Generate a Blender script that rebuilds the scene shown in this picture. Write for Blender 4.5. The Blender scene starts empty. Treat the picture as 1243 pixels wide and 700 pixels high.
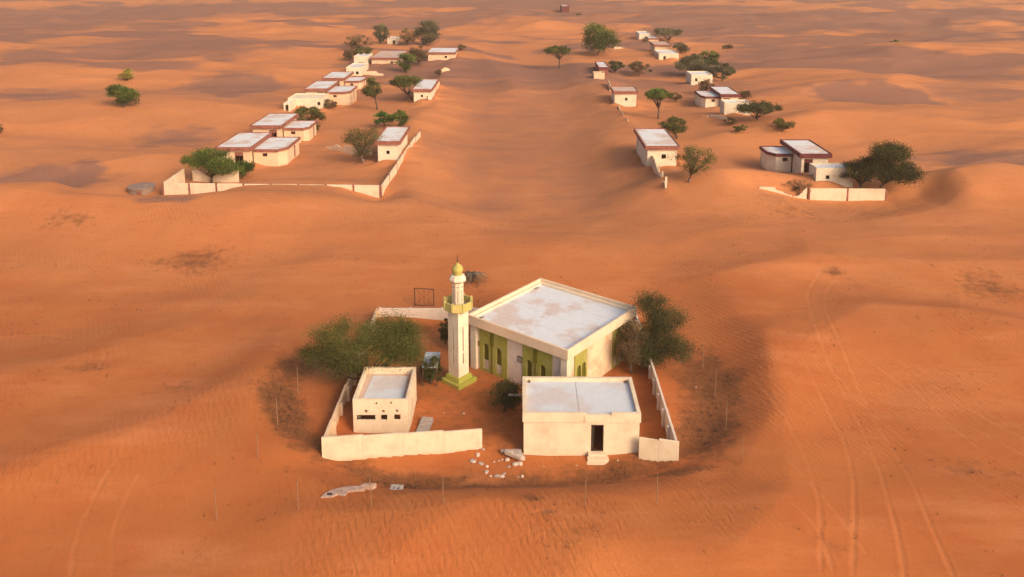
import bpy, math, random
import numpy as np
from mathutils import Vector, Matrix

R = math.radians
S = bpy.context.scene
COL = S.collection

# ------------------------------------------------------------------ camera, world, sun, exposure
CAM_H = 37.0
FPX, CX, CY = 1011.0, 621.5, 119.0           # focal length and principal point of the (upright-corrected) photo, in photo pixels
PITCH, YAW = R(9.77), R(0.60)
cam_d = bpy.data.cameras.new('camera')
cam = bpy.data.objects.new('camera', cam_d); COL.objects.link(cam)
cam.location = (0, 0, CAM_H)
cam.rotation_euler = (math.pi/2 - PITCH, 0, YAW)
cam_d.sensor_fit = 'HORIZONTAL'; cam_d.sensor_width = 36.0
cam_d.lens = 36.0*FPX/1243.0
cam_d.shift_y = -(350.0-CY)/1243.0
cam_d.clip_start = 0.5; cam_d.clip_end = 20000
S.camera = cam

SUN_AZ, SUN_EL = R(42), R(30)                # azimuth measured from behind the camera towards the right
SUN_STRENGTH, SKY_STRENGTH, EXPOSURE = 1.4, 0.15, 0.40
sun_vec = Vector((math.sin(SUN_AZ)*math.cos(SUN_EL), -math.cos(SUN_AZ)*math.cos(SUN_EL), math.sin(SUN_EL)))
world = bpy.data.worlds.new('World'); S.world = world; world.use_nodes = True
wn = world.node_tree.nodes; wl = world.node_tree.links
for n in list(wn): wn.remove(n)
sky_n = wn.new('ShaderNodeTexSky'); sky_n.sky_type = 'NISHITA'; sky_n.sun_disc = False
sky_n.sun_elevation = SUN_EL
sky_n.sun_rotation = math.atan2(sun_vec.x, sun_vec.y)
sky_n.dust_density = 7.0; sky_n.air_density = 1.0; sky_n.ozone_density = 0.6; sky_n.altitude = 200
bg = wn.new('ShaderNodeBackground'); bg.inputs['Strength'].default_value = SKY_STRENGTH
wo = wn.new('ShaderNodeOutputWorld')
wl.new(sky_n.outputs[0], bg.inputs[0]); wl.new(bg.outputs[0], wo.inputs[0])
sun_d = bpy.data.lights.new('sun', 'SUN'); sun_d.energy = SUN_STRENGTH; sun_d.angle = R(20)
sun_d.color = (1.0, 0.77, 0.48)
sun = bpy.data.objects.new('sun', sun_d); COL.objects.link(sun)
sun.rotation_euler = (-sun_vec).to_track_quat('-Z', 'Y').to_euler()
sun.location = (60, -60, 90)
S.view_settings.view_transform = 'Standard'; S.view_settings.look = 'None'
S.view_settings.exposure = EXPOSURE; S.view_settings.gamma = 1.0
S.view_settings.use_curve_mapping = False
S.render.engine = 'CYCLES'
try:
    S.cycles.max_bounces = 5; S.cycles.diffuse_bounces = 3; S.cycles.volume_bounces = 1
except Exception: pass

# ------------------------------------------------------------------ surveying: picture point <-> place in the desert
cp, sp, cyw, syw = math.cos(PITCH), math.sin(PITCH), math.cos(YAW), math.sin(YAW)
def ray(x, y):
    a = (x-CX)/FPX; b = -(y-CY)/FPX
    dx, dy, dz = a, cp + b*sp, -sp + b*cp
    return dx*cyw - dy*syw, dx*syw + dy*cyw, dz
def at(x, y, z=0.0):
    dx, dy, dz = ray(x, y); t = (z-CAM_H)/dz
    return Vector((dx*t, dy*t, z))
def proj(p):
    x, y, z = p[0], p[1], p[2]-CAM_H
    xr = x*cyw + y*syw; yr = -x*syw + y*cyw
    zc = yr*cp - z*sp; up = yr*sp + z*cp
    return CX + FPX*xr/zc, CY - FPX*up/zc
def mpp(p):                                    # metres per photo pixel at a place
    y = -p[0]*syw + p[1]*cyw
    return (y*cp + (CAM_H-p[2])*sp)/FPX

# ------------------------------------------------------------------ noise and terrain height
_rng = np.random.RandomState(7)
_perm = _rng.permutation(256); _perm = np.concatenate([_perm, _perm, _perm])
_ga = _rng.rand(256)*2*np.pi
_gx, _gy = np.cos(_ga), np.sin(_ga)
def noise(x, y, seed=0):
    x = np.asarray(x, float) + seed*17.31; y = np.asarray(y, float) + seed*9.77
    xi = np.floor(x).astype(int); yi = np.floor(y).astype(int)
    xf, yf = x-xi, y-yi
    u = xf*xf*xf*(xf*(xf*6-15)+10); v = yf*yf*yf*(yf*(yf*6-15)+10)
    def g(i, j):
        h = _perm[(_perm[(xi+i) & 255] + yi + j) & 255]
        return _gx[h]*(xf-i) + _gy[h]*(yf-j)
    a = g(0,0)*(1-u) + g(1,0)*u; b = g(0,1)*(1-u) + g(1,1)*u
    return (a*(1-v) + b*v)*1.5
def fbm(x, y, o=4, seed=0, gain=.5):
    s = 0; a = 1.0; f = 1.0
    for k in range(o):
        s = s + a*noise(x*f, y*f, seed+k*3); a *= gain; f *= 2.03
    return s
def sstep(a, b, x):
    t = np.clip((np.asarray(x, float)-a)/(b-a), 0, 1); return t*t*(3-2*t)

# mounds: picture place, height, half widths in metres
MOUNDS = []
for px, py, h, sx, sy in [
    (338, 246, 2.3, 8.0, 6.0), (400, 262, .7, 14, 8), (915, 247, 1.9, 7.0, 4.5), (860, 236, 1.7, 7, 9), (1185, 246, 3.0, 17, 7),
    (110, 268, 1.8, 22, 5), (10, 262, 1.5, 12, 6), (250, 285, 1.2, 14, 6), (560, 262, .5, 12, 8), (700, 330, .6, 16, 8),
    (1000, 300, 1.0, 24, 7), (940, 250, .4, 10, 5), (1040, 262, -.8, 12, 6),
    (905, 430, 1.0, 7, 10), (300, 560, .7, 5, 7), (640, 690, .9, 9, 3.5), (420, 680, .6, 7, 4), (860, 660, .8, 8, 5),
    (170, 470, .9, 12, 9), (90, 560, .7, 7, 6), (1130, 420, 1.2, 10, 9), (1180, 620, .7, 7, 6),
    (600, 80, 1.2, 14, 18), (640, 110, .6, 20, 20), (770, 62, 1.5, 16, 14), (560, 66, 1.6, 9, 9), (500, 150, .9, 5, 10),
    (880, 150, 1.2, 10, 10), (1020, 160, 1.6, 22, 9), (1180, 150, 2.0, 26, 9), (80, 150, 2.2, 26, 10), (230, 125, 1.2, 18, 9),
    (735, 175, 0.9, 4, 12), (725, 115, 0.9, 4, 14), (515, 190, 0.7, 4, 12),
    (570, 543, .35, 4, 1.8), (455, 170, .6, 5, 6), (930, 195, -.5, 9, 5), (1090, 215, -.5, 8, 5), (1000, 110, 1.6, 22, 9), (1150, 70, 3.0, 40, 14),
    (130, 62, 3.0, 45, 15), (330, 70, 2.0, 30, 14), (60, 95, 2.2, 30, 10), (1190, 105, 2.0, 25, 9), (300, 40, 3, 40, 20)]:
    c = at(px, py); MOUNDS.append((c.x, c.y, h, sx, sy))
TRACKS = []
for pts in [
    [(998,343),(983,364),(981,385),(991,426),(1004,460),(1038,518),(1066,586),(1075,621),(1091,678),(1096,715)],
    [(1012,354),(1002,374),(1005,405),(1027,454),(1063,525),(1098,586),(1123,643),(1146,690),(1160,720)],
    [(970,457),(1002,511),(1024,553),(1034,600),(1035,660),(1033,720)],
    [(1040,445),(1141,503),(1250,561)], [(1075,443),(1150,486),(1250,542)],
    [(85,715),(88,690),(96,657),(118,614),(140,585)], [(135,715),(136,690),(138,657),(153,621),(170,596)],
    [(960,640),(990,668),(1010,715)], [(905,470),(960,545),(990,620),(995,715)], [(1100,470),(1180,545),(1250,590)], [(0,412),(45,410),(85,415),(115,428),(128,445),(120,470)], [(60,470),(95,452),(104,440),(98,425)],
    [(955,580),(1000,630),(1050,690)], [(1010,470),(1090,540),(1180,600),(1250,640)]]:
    P = [at(*p) for p in pts]; P = [P[0]*2-P[1]]+P+[P[-1]*2-P[-2]]; out = []
    for i in range(1, len(P)-2):                   # rounded through the surveyed points
        for q in range(5):
            t = q/5; out.append(.5*((2*P[i])+(P[i+1]-P[i-1])*t+(2*P[i-1]-5*P[i]+4*P[i+1]-P[i+2])*t*t+(3*P[i]-P[i-1]-3*P[i+1]+P[i+2])*t*t*t))
    TRACKS.append(out+[P[-2]])
RIDGES = []                                    # dune crests: picture polyline, height, spread on the left and on the right of its direction
for pts, h, wl, wr in [
    ([(-60,264),(60,257),(130,262),(270,259),(340,268),(420,264),(520,278)], 2.0, 6, 14),
    ([(650,318),(720,292),(780,264),(840,240),(900,232)], 1.25, 13, 14),
    ([(1070,268),(1150,248),(1243,234),(1330,226)], 1.9, 8, 15),
    ([(-20,475),(120,432),(260,384),(420,332)], .65, 6, 9),
    ([(-20,612),(150,560),(280,480)], .6, 4, 7),
    ([(870,400),(950,500),(950,610),(880,690)], .65, 6, 3.5),
    ([(330,640),(470,655),(560,650),(640,668),(700,715)], .75, 3.2, 4.5),
    ([(860,356),(1000,330),(1130,338),(1280,330)], 1.2, 5, 9),
    ([(960,440),(1060,400),(1160,398),(1280,420)], .9, 4, 8),
    ([(330,420),(292,500),(318,590),(440,628),(600,622),(760,636),(890,600),(938,520),(905,430)], .55, 2.6, 4.0),
    ([(-40,146),(120,134),(260,140)], 2.2, 8, 16), ([(-40,94),(150,84),(310,92)], 2.8, 10, 24), ([(-40,200),(60,192),(170,205)], 1.6, 6, 12),
    ([(880,176),(1000,160),(1120,166),(1290,160)], 2.2, 7, 15), ([(930,122),(1100,112),(1290,120)], 2.2, 9, 18), ([(960,84),(1120,74),(1290,84)], 3.2, 14, 26),
    ([(1030,214),(1100,196),(1200,190),(1290,182)], 1.5, 6, 10), ([(870,52),(1050,46),(1260,56)], 2.6, 18, 34), ([(-20,58),(160,50),(360,58)], 2.6, 18, 34),
    ([(468,250),(500,172),(526,116),(556,72)], .75, 4, 6), ([(815,236),(776,168),(742,108),(722,80)], .75, 6, 4),
    ([(560,60),(600,78),(620,110)], 1.6, 8, 8), ([(700,66),(690,84),(700,110)], 1.4, 8, 8), ([(200,30),(420,24),(640,30)], 3, 24, 40), ([(700,22),(900,26),(1200,20)], 3, 24, 40)]:
    RIDGES.append(([at(*p) for p in pts], h, wl, wr))
ANCHORS = []                                   # sand level found along the two village front walls
for Yrow, prof in ((238.5, [(100,1.0),(140,.6),(170,.45),(197,.45),(235,.6),(262,1.2),(285,2.2),(305,2.62),(340,2.76),(395,2.70),(415,2.45),(435,1.7),(463,.75),(500,.5)]),
                   (242.5, [(880,2.6),(925,2.1),(945,1.6),(962,.95),(978,.7),(1000,.55),(1040,.5),(1076,.65),(1110,1.3),(1150,2.2)])):
    ANCHORS.append((at(400, Yrow, .7).y, [at(p, Yrow, .7).x for p, _ in prof], [q for _, q in prof]))
DRIFTS = []                                    # sand banked against walls: centre, half sizes, rotation, height
RING_C, RING_A, RING_B = (-1.8, 66.0), 19.0, 14.0
def comp_w(x, y):
    q = ((x+0.8)/17.0)**2 + ((y-67)/14.5)**2
    return np.exp(-(q**2)*1.2)
def height(x, y, fine=True):
    x = np.asarray(x, float); y = np.asarray(y, float)
    d = np.sqrt(x*x + y*y)
    wx = x + 6*noise(x/31, y/31, 3); wy = y + 5*noise(x/27, y/27, 4)
    big = fbm(wx/75, wy/38, 3, 1)
    n2 = noise(wx/34, wy/17, 6)
    ridg = 1-np.abs(n2)*1.7
    amp = .55 + .9*sstep(80, 140, y) + 1.5*sstep(230, 480, y) + 5*sstep(600, 1400, d)
    corridor = np.exp(-(((x)/(15+0.01*y))**4))*sstep(95, 120, y)*(1-sstep(300, 380, y))
    cw = comp_w(x, y)
    k = (1-cw)*(1-.75*corridor)
    z = (big*amp*.75 + ridg*amp*.44 - .30*amp)*k
    z = z + .10*fbm(x/8.0, y/6.0, 2, 9)*(1-.9*cw)
    vil = np.exp(-(((y-150)/62)**4))*sstep(9, 17, np.abs(x))*np.exp(-((x/75)**4))
    z = z - .45*(big*amp*.75 + ridg*amp*.44 - .30*amp)*k*vil
    z = z + 60*sstep(2500, 9000, d)*0
    for (cx, cy_, h, sx, sy) in MOUNDS:
        m = np.exp(-.5*(((x+(wx-x)*.3-cx)/sx)**2 + ((y+(wy-y)*.3-cy_)/sy)**2))
        z = z + h*m
    rx_, ry_ = wx*.6+x*.4, wy*.6+y*.4
    for (P, h, wl_, wr_) in RIDGES:
        m4 = 4.2*max(wl_, wr_)
        ix = np.where((rx_ > min(p.x for p in P)-m4) & (rx_ < max(p.x for p in P)+m4) & (ry_ > min(p.y for p in P)-m4) & (ry_ < max(p.y for p in P)+m4))
        if not len(ix[0]): continue
        qx, qy = rx_[ix], ry_[ix]
        best = np.full(qx.shape, 1e9); sd = np.zeros(qx.shape)
        for a, b in zip(P[:-1], P[1:]):
            vx, vy = b.x-a.x, b.y-a.y; L2 = vx*vx+vy*vy
            tt = np.clip(((qx-a.x)*vx+(qy-a.y)*vy)/L2, 0, 1)
            ex, ey = qx-a.x-tt*vx, qy-a.y-tt*vy
            d_ = np.hypot(ex, ey); c_ = (vx*ey-vy*ex)/math.sqrt(L2)/np.maximum(d_, 1e-6)
            m_ = d_ < best; best = np.where(m_, d_, best); sd = np.where(m_, c_, sd)
        w_ = (wl_+wr_)/2 + (wl_-wr_)/2*sd
        z[ix] += h*np.exp(-(best/w_)**1.5)*(1-.85*cw[ix])
    z = z - 1.5*corridor
    for (Yw, xs_, zs_) in ANCHORS:
        wgt = np.exp(-(np.abs(y-Yw+.8)/np.where(y < Yw-.8, 7.5, 4.5))**2.5)*sstep(xs_[0]-2, xs_[1], x)*(1-sstep(xs_[-2], xs_[-1]+2, x))
        z = z*(1-wgt) + (np.interp(x, xs_, zs_)+.06*noise(x/2.0, y/2.0, 95))*wgt
    for (cx, cy_, hx, hy, rot, h) in DRIFTS:
        c_, s_ = math.cos(rot), math.sin(rot); R_m = math.hypot(hx, hy)+7
        ix = np.where((np.abs(x-cx) < R_m) & (np.abs(y-cy_) < R_m))
        if not len(ix[0]): continue
        lx = (x[ix]-cx)*c_ + (y[ix]-cy_)*s_; ly = -(x[ix]-cx)*s_ + (y[ix]-cy_)*c_
        dd = np.hypot(np.maximum(np.abs(lx)-hx, 0), np.maximum(np.abs(ly)-hy, 0))
        out = np.exp(-dd/1.7)*np.where((np.abs(lx) < hx) & (np.abs(ly) < hy), .35, 1.0)
        z[ix] += h*out*np.clip(.55+1.1*noise(x[ix]/3.7, y[ix]/3.7, 91), 0, 1.3)
    # wind scour and raised rim round the walled yard
    e = np.sqrt(((x-RING_C[0])/RING_A)**2 + ((y-RING_C[1])/RING_B)**2)
    z = z + .30*np.exp(-((e-1.16)/.12)**2)*(.7+.6*noise(x/6, y/6, 12)) - .20*np.exp(-((e-.96)/.08)**2)
    return z
def zof(px, py, Y):                              # height at which the picture point lies on the vertical plane at depth Y
    dx, dy, dz = ray(px, py); return CAM_H + dz*Y/dy
def hz(x, y): return float(height(np.array([x]), np.array([y]))[0])
def gnd(px, py):
    z = 0.0
    for k in range(14):
        p = at(px, py, z); n = hz(p.x, p.y)
        if abs(n-z) < .004: break
        z = .4*z + .6*n
    return Vector((p.x, p.y, n))

# ------------------------------------------------------------------ materials
MATS = {}
def nodes_of(name):
    m = bpy.data.materials.new(name); m.use_nodes = True
    nt = m.node_tree
    b = nt.nodes['Principled BSDF']
    MATS[name] = m
    return m, nt, b
def link(nt, a, b): nt.links.new(a, b)
def N(nt, t, **kw):
    n = nt.nodes.new(t)
    for k, v in kw.items():
        if k in n.inputs.keys(): n.inputs[k].default_value = v
        else: setattr(n, k, v)
    return n
def mixc(nt, fac, a, b, mode='MIX'):
    m = nt.nodes.new('ShaderNodeMix'); m.data_type = 'RGBA'; m.blend_type = mode
    for sock, v in ((m.inputs[0], fac), (m.inputs[6], a), (m.inputs[7], b)):
        if isinstance(v, (int, float)): sock.default_value = v
        elif isinstance(v, tuple): sock.default_value = (*v[:3], 1)
        else: nt.links.new(v, sock)
    return m.outputs[2]
def ramp(nt, src, pts):
    r = nt.nodes.new('ShaderNodeValToRGB'); nt.links.new(src, r.inputs[0])
    e = r.color_ramp.elements
    while len(e) < len(pts): e.new(.5)
    for i, (p, c) in enumerate(pts):
        e[i].position = p
        e[i].color = (c, c, c, 1) if isinstance(c, (int, float)) else (*c, 1)
    return r.outputs[0]
def coords(nt, scale=1.0, world=True, sc3=None):
    if world:
        g = nt.nodes.new('ShaderNodeNewGeometry'); o = g.outputs['Position']
    else:
        g = nt.nodes.new('ShaderNodeTexCoord'); o = g.outputs['Object']
    mp = nt.nodes.new('ShaderNodeMapping'); nt.links.new(o, mp.inputs[0])
    mp.inputs['Scale'].default_value = sc3 if sc3 else (scale,)*3
    return mp.outputs[0]
def tex(nt, vec, scale, detail=4, rough=.55):
    n = nt.nodes.new('ShaderNodeTexNoise'); n.inputs['Scale'].default_value = scale
    n.inputs['Detail'].default_value = detail; n.inputs['Roughness'].default_value = rough
    nt.links.new(vec, n.inputs['Vector']); return n.outputs['Fac']
def bump(nt, b, h, strength, dist):
    n = nt.nodes.new('ShaderNodeBump'); n.inputs['Strength'].default_value = strength
    n.inputs['Distance'].default_value = dist
    nt.links.new(h, n.inputs['Height']); nt.links.new(n.outputs[0], b.inputs['Normal'])

def mat_sand():
    m, nt, b = nodes_of('sand')
    v = coords(nt)
    def attr(n_):
        a = nt.nodes.new('ShaderNodeAttribute'); a.attribute_name = n_; return a.outputs['Fac']
    big = tex(nt, v, .035, 3); mid = tex(nt, v, .22, 5, .6); fin = tex(nt, v, 2.6, 4, .65)
    vs = coords(nt, sc3=(.25, 1.0, 1.0)); streak = tex(nt, vs, .30, 4, .6)
    c = mixc(nt, ramp(nt, big, [(.35, 0), (.65, 1)]), (.39, .117, .033), (.475, .158, .048))
    c = mixc(nt, ramp(nt, mid, [(.38, .0), (.72, .55)]), c, (.40, .098, .028))
    c = mixc(nt, ramp(nt, streak, [(.50, .0), (.72, .45)]), c, (.58, .215, .090))
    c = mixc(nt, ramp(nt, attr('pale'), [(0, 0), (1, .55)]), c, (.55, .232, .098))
    # gravel plain showing between the dunes
    gm = nt.nodes.new('ShaderNodeMath'); gm.operation = 'MULTIPLY_ADD'
    link(nt, mid, gm.inputs[0]); gm.inputs[1].default_value = .35
    vst = coords(nt, sc3=(.16, .8, .8)); st2 = tex(nt, vst, .22, 5, .62)
    gs = nt.nodes.new('ShaderNodeMath'); gs.operation = 'MULTIPLY_ADD'; link(nt, st2, gs.inputs[0]); gs.inputs[1].default_value = 1.6; gs.inputs[2].default_value = .30
    gq = nt.nodes.new('ShaderNodeMath'); gq.operation = 'MULTIPLY'; link(nt, gs.outputs[0], gq.inputs[0]); link(nt, attr('gravel'), gq.inputs[1])
    link(nt, gq.outputs[0], gm.inputs[2])
    gcol = mixc(nt, ramp(nt, fin, [(.3, 0), (.7, 1)]), (.175, .088, .062), (.27, .135, .095))
    c = mixc(nt, ramp(nt, gm.outputs[0], [(.34, 0), (.85, .9)]), c, gcol)
    # dry plant litter and droppings, with slope shade painted in the same colour
    lm = nt.nodes.new('ShaderNodeMath'); lm.operation = 'MULTIPLY_ADD'
    lt = tex(nt, v, 1.1, 6, .72)
    link(nt, lt, lm.inputs[0]); lm.inputs[1].default_value = 1.0; link(nt, attr('litter'), lm.inputs[2])
    lcol = mixc(nt, ramp(nt, fin, [(.35, 0), (.65, 1)]), (.115, .048, .02), (.21, .085, .032))
    c = mixc(nt, ramp(nt, lm.outputs[0], [(.72, 0), (1.15, .85)]), c, lcol)
    c = mixc(nt, ramp(nt, attr('rim'), [(.05, 0), (1, .22)]), c, (.60, .24, .10))
    # fine speckle
    c = mixc(nt, ramp(nt, tex(nt, v, 7.0, 3, .7), [(.28, .42), (.56, 0)]), c, (.30, .085, .026))
    c = mixc(nt, ramp(nt, tex(nt, coords(nt, sc3=(.5, 1.1, 1.0)), 1.3, 6, .72), [(.54, 0), (.74, .55)]), c, (.31, .085, .027))
    link(nt, c, b.inputs['Base Color'])
    b.inputs['Roughness'].default_value = .93; b.inputs['Specular IOR Level'].default_value = .12
    # wind ripples
    wv = nt.nodes.new('ShaderNodeTexWave'); wv.wave_type = 'BANDS'; wv.bands_direction = 'DIAGONAL'
    wv.inputs['Scale'].default_value = 1.0; wv.inputs['Distortion'].default_value = 7.0
    wv.inputs['Detail'].default_value = 3; wv.inputs['Detail Scale'].default_value = 1.4; wv.inputs['Detail Roughness'].default_value = .62
    vr = coords(nt, sc3=(1.0, .55, .2)); link(nt, vr, wv.inputs['Vector'])
    mm = nt.nodes.new('ShaderNodeMath'); mm.operation = 'MULTIPLY'; link(nt, wv.outputs['Fac'], mm.inputs[0]); link(nt, attr('ripple'), mm.inputs[1])
    ad = nt.nodes.new('ShaderNodeMath'); ad.operation = 'MULTIPLY_ADD'; link(nt, fin, ad.inputs[0]); ad.inputs[1].default_value = .4; link(nt, mm.outputs[0], ad.inputs[2])
    bump(nt, b, ad.outputs[0], .6, .05)
    return m

def mat_plaster(name, col, stain=(.42, .22, .12), amount=.5, low=True, rough=.9):
    m, nt, b = nodes_of(name)
    v = coords(nt)
    n1 = tex(nt, v, .8, 5, .65)
    vs = coords(nt, sc3=(1.6, 1.6, .18)); n2 = tex(nt, vs, 1.3, 5, .6)
    c = mixc(nt, ramp(nt, n1, [(.45, 0), (.80, amount)]), col, stain)
    c = mixc(nt, ramp(nt, n2, [(.55, 0), (.80, amount*.8)]), c, tuple(k*.62 for k in col))
    if low:                                    # sand-blown skirting: splashed orange dust with a ragged edge
        o = coords(nt, world=False)
        s = nt.nodes.new('ShaderNodeSeparateXYZ'); link(nt, o, s.inputs[0])
        a = nt.nodes.new('ShaderNodeMath'); a.operation = 'MULTIPLY_ADD'
        link(nt, n1, a.inputs[0]); a.inputs[1].default_value = 1.6; link(nt, s.outputs[2], a.inputs[2])
        c = mixc(nt, ramp(nt, a.outputs[0], [(.55, .55), (1.35, 0)]), c, (.55, .24, .10))
    link(nt, c, b.inputs['Base Color']); b.inputs['Roughness'].default_value = rough
    b.inputs['Specular IOR Level'].default_value = .2
    bump(nt, b, tex(nt, v, 5.0, 5, .7), .35, .03)
    return m

def mat_roof(name, col, sand_amt):
    m, nt, b = nodes_of(name)
    v = coords(nt); n1 = tex(nt, v, .28, 4, .6); n2 = tex(nt, v, 2.2, 5, .7)
    c = mixc(nt, ramp(nt, n2, [(.35, .35), (.65, 0)]), col, tuple(k*.72 for k in col))
    c = mixc(nt, ramp(nt, n1, [(.50, 0), (.60, sand_amt)]), c, (.52, .27, .15))
    c = mixc(nt, ramp(nt, tex(nt, v, .9, 6, .75), [(.60, 0), (.72, .35)]), c, (.25, .20, .17))
    link(nt, c, b.inputs['Base Color']); b.inputs['Roughness'].default_value = .8
    b.inputs['Specular IOR Level'].default_value = .35
    bump(nt, b, n2, .25, .03)
    return m

def mat_plain(name, col, var=.35, scale=2.0, rough=.85, metal=0.0, bmp=.2):
    m, nt, b = nodes_of(name)
    v = coords(nt); n = tex(nt, v, scale, 5, .65)
    c = mixc(nt, ramp(nt, n, [(.3, 0), (.7, 1)]), tuple(k*(1-var) for k in col), tuple(min(1, k*(1+var*.6)) for k in col))
    link(nt, c, b.inputs['Base Color']); b.inputs['Roughness'].default_value = rough; b.inputs['Metallic'].default_value = metal
    b.inputs['Specular IOR Level'].default_value = .25
    bump(nt, b, n, bmp, .03)
    return m

def mat_leaf(name, c0, c1, c2):
    m, nt, b = nodes_of(name)
    oi = nt.nodes.new('ShaderNodeObjectInfo')
    a = nt.nodes.new('ShaderNodeAttribute'); a.attribute_name = 'tint'
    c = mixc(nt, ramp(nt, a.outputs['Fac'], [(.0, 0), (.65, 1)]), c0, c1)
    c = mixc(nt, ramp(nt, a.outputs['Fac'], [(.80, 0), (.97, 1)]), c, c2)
    link(nt, c, b.inputs['Base Color']); b.inputs['Roughness'].default_value = .75
    b.inputs['Specular IOR Level'].default_value = .2
    tr = nt.nodes.new('ShaderNodeBsdfTranslucent'); link(nt, c, tr.inputs[0])
    mx = nt.nodes.new('ShaderNodeMixShader'); mx.inputs[0].default_value = .25
    out = nt.nodes['Material Output']
    link(nt, b.outputs[0], mx.inputs[1]); link(nt, tr.outputs[0], mx.inputs[2]); link(nt, mx.outputs[0], out.inputs[0])
    return m

mat_sand()
CREAM = (.70, .55, .38)
mat_plaster('plaster', CREAM, amount=.46)
mat_plaster('plaster_white', (.72, .59, .43), amount=.40)
mat_plaster('plaster_pale', (.66, .53, .43), (.40, .24, .15), .35)
mat_plaster('plaster_worn', (.70, .53, .35), (.48, .20, .10), .85)
mat_plaster('plaster_village', (.68, .48, .31), (.50, .25, .13), .45)
mat_plaster('plaster_band', (.70, .52, .36), (.50, .28, .16), .40, low=False)
mat_plaster('green_paint', (.32, .29, .05), (.46, .36, .18), .75, low=True)
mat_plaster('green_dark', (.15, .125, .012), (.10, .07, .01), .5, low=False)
mat_plaster('balcony_green', (.47, .385, .12), (.62, .42, .18), .65, low=False)
mat_plaster('plinth_green', (.34, .33, .05), (.44, .28, .12), .75, low=False)
mat_plain('dome_olive', (.44, .37, .10), .25, 3)
mat_roof('roof_white', (.66, .65, .65), .45)
mat_roof('roof_grey', (.60, .60, .61), .3)
mat_roof('roof_village', (.70, .67, .65), .55)
mat_roof('roof_sandy', (.56, .40, .32), .9)
mat_plain('maroon', (.29, .10, .07), .5, 1.5)
mat_plain('maroon_dark', (.15, .035, .035), .4, 1.5)
mat_plain('rust', (.12, .06, .035), .5, 6, .8)
mat_plain('dark_wood', (.05, .032, .022), .5, 3)
mat_plain('dark_gap', (.012, .009, .008), .3, 3)
mat_plain('concrete', (.42, .33, .28), .35, 3)
mat_plain('concrete_brown', (.27, .18, .14), .35, 3)
mat_plain('slab_pink', (.40, .26, .20), .35, 3)
mat_plain('concrete_grey', (.36, .31, .30), .35, 3)
mat_plain('rubble', (.58, .44, .34), .35, 4)
mat_plain('board', (.62, .50, .36), .3, 3)
mat_plain('sheet_metal', (.50, .54, .58), .25, 3, .6)
mat_plain('bark', (.115, .075, .05), .5, 5, .95, 0, .5)
mat_plain('bark_grey', (.17, .12, .09), .5, 5, .95, 0, .5)
mat_plain('post_pale', (.27, .155, .085), .4, 6)
mat_plain('dry_twig', (.075, .042, .022), .5, 5)
mat_leaf('leaf_olive', (0.048, 0.052, 0.012), (0.120, 0.122, 0.028), (0.21, 0.19, 0.05))
mat_leaf('leaf_dark', (0.036, 0.038, 0.013), (0.088, 0.087, 0.026), (0.16, 0.13, 0.045))
mat_leaf('leaf_green', (0.03, 0.048, 0.009), (0.116, 0.163, 0.028), (0.252, 0.27, 0.054))
mat_leaf('leaf_bright', (0.028, 0.06, 0.01), (0.093, 0.202, 0.034), (0.216, 0.306, 0.054))
mat_leaf('leaf_yellow', (0.13, 0.12, 0.018), (0.341, 0.31, 0.046), (0.504, 0.396, 0.072))
mat_leaf('leaf_brown', (0.065, 0.04, 0.018), (0.202, 0.124, 0.056), (0.342, 0.216, 0.099))
mat_leaf('leaf_grey', (0.045, 0.045, 0.022), (0.147, 0.139, 0.065), (0.27, 0.216, 0.117))
mat_leaf('palm_dry', (0.055, 0.043, 0.035), (0.171, 0.132, 0.093), (0.306, 0.216, 0.126))

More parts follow.
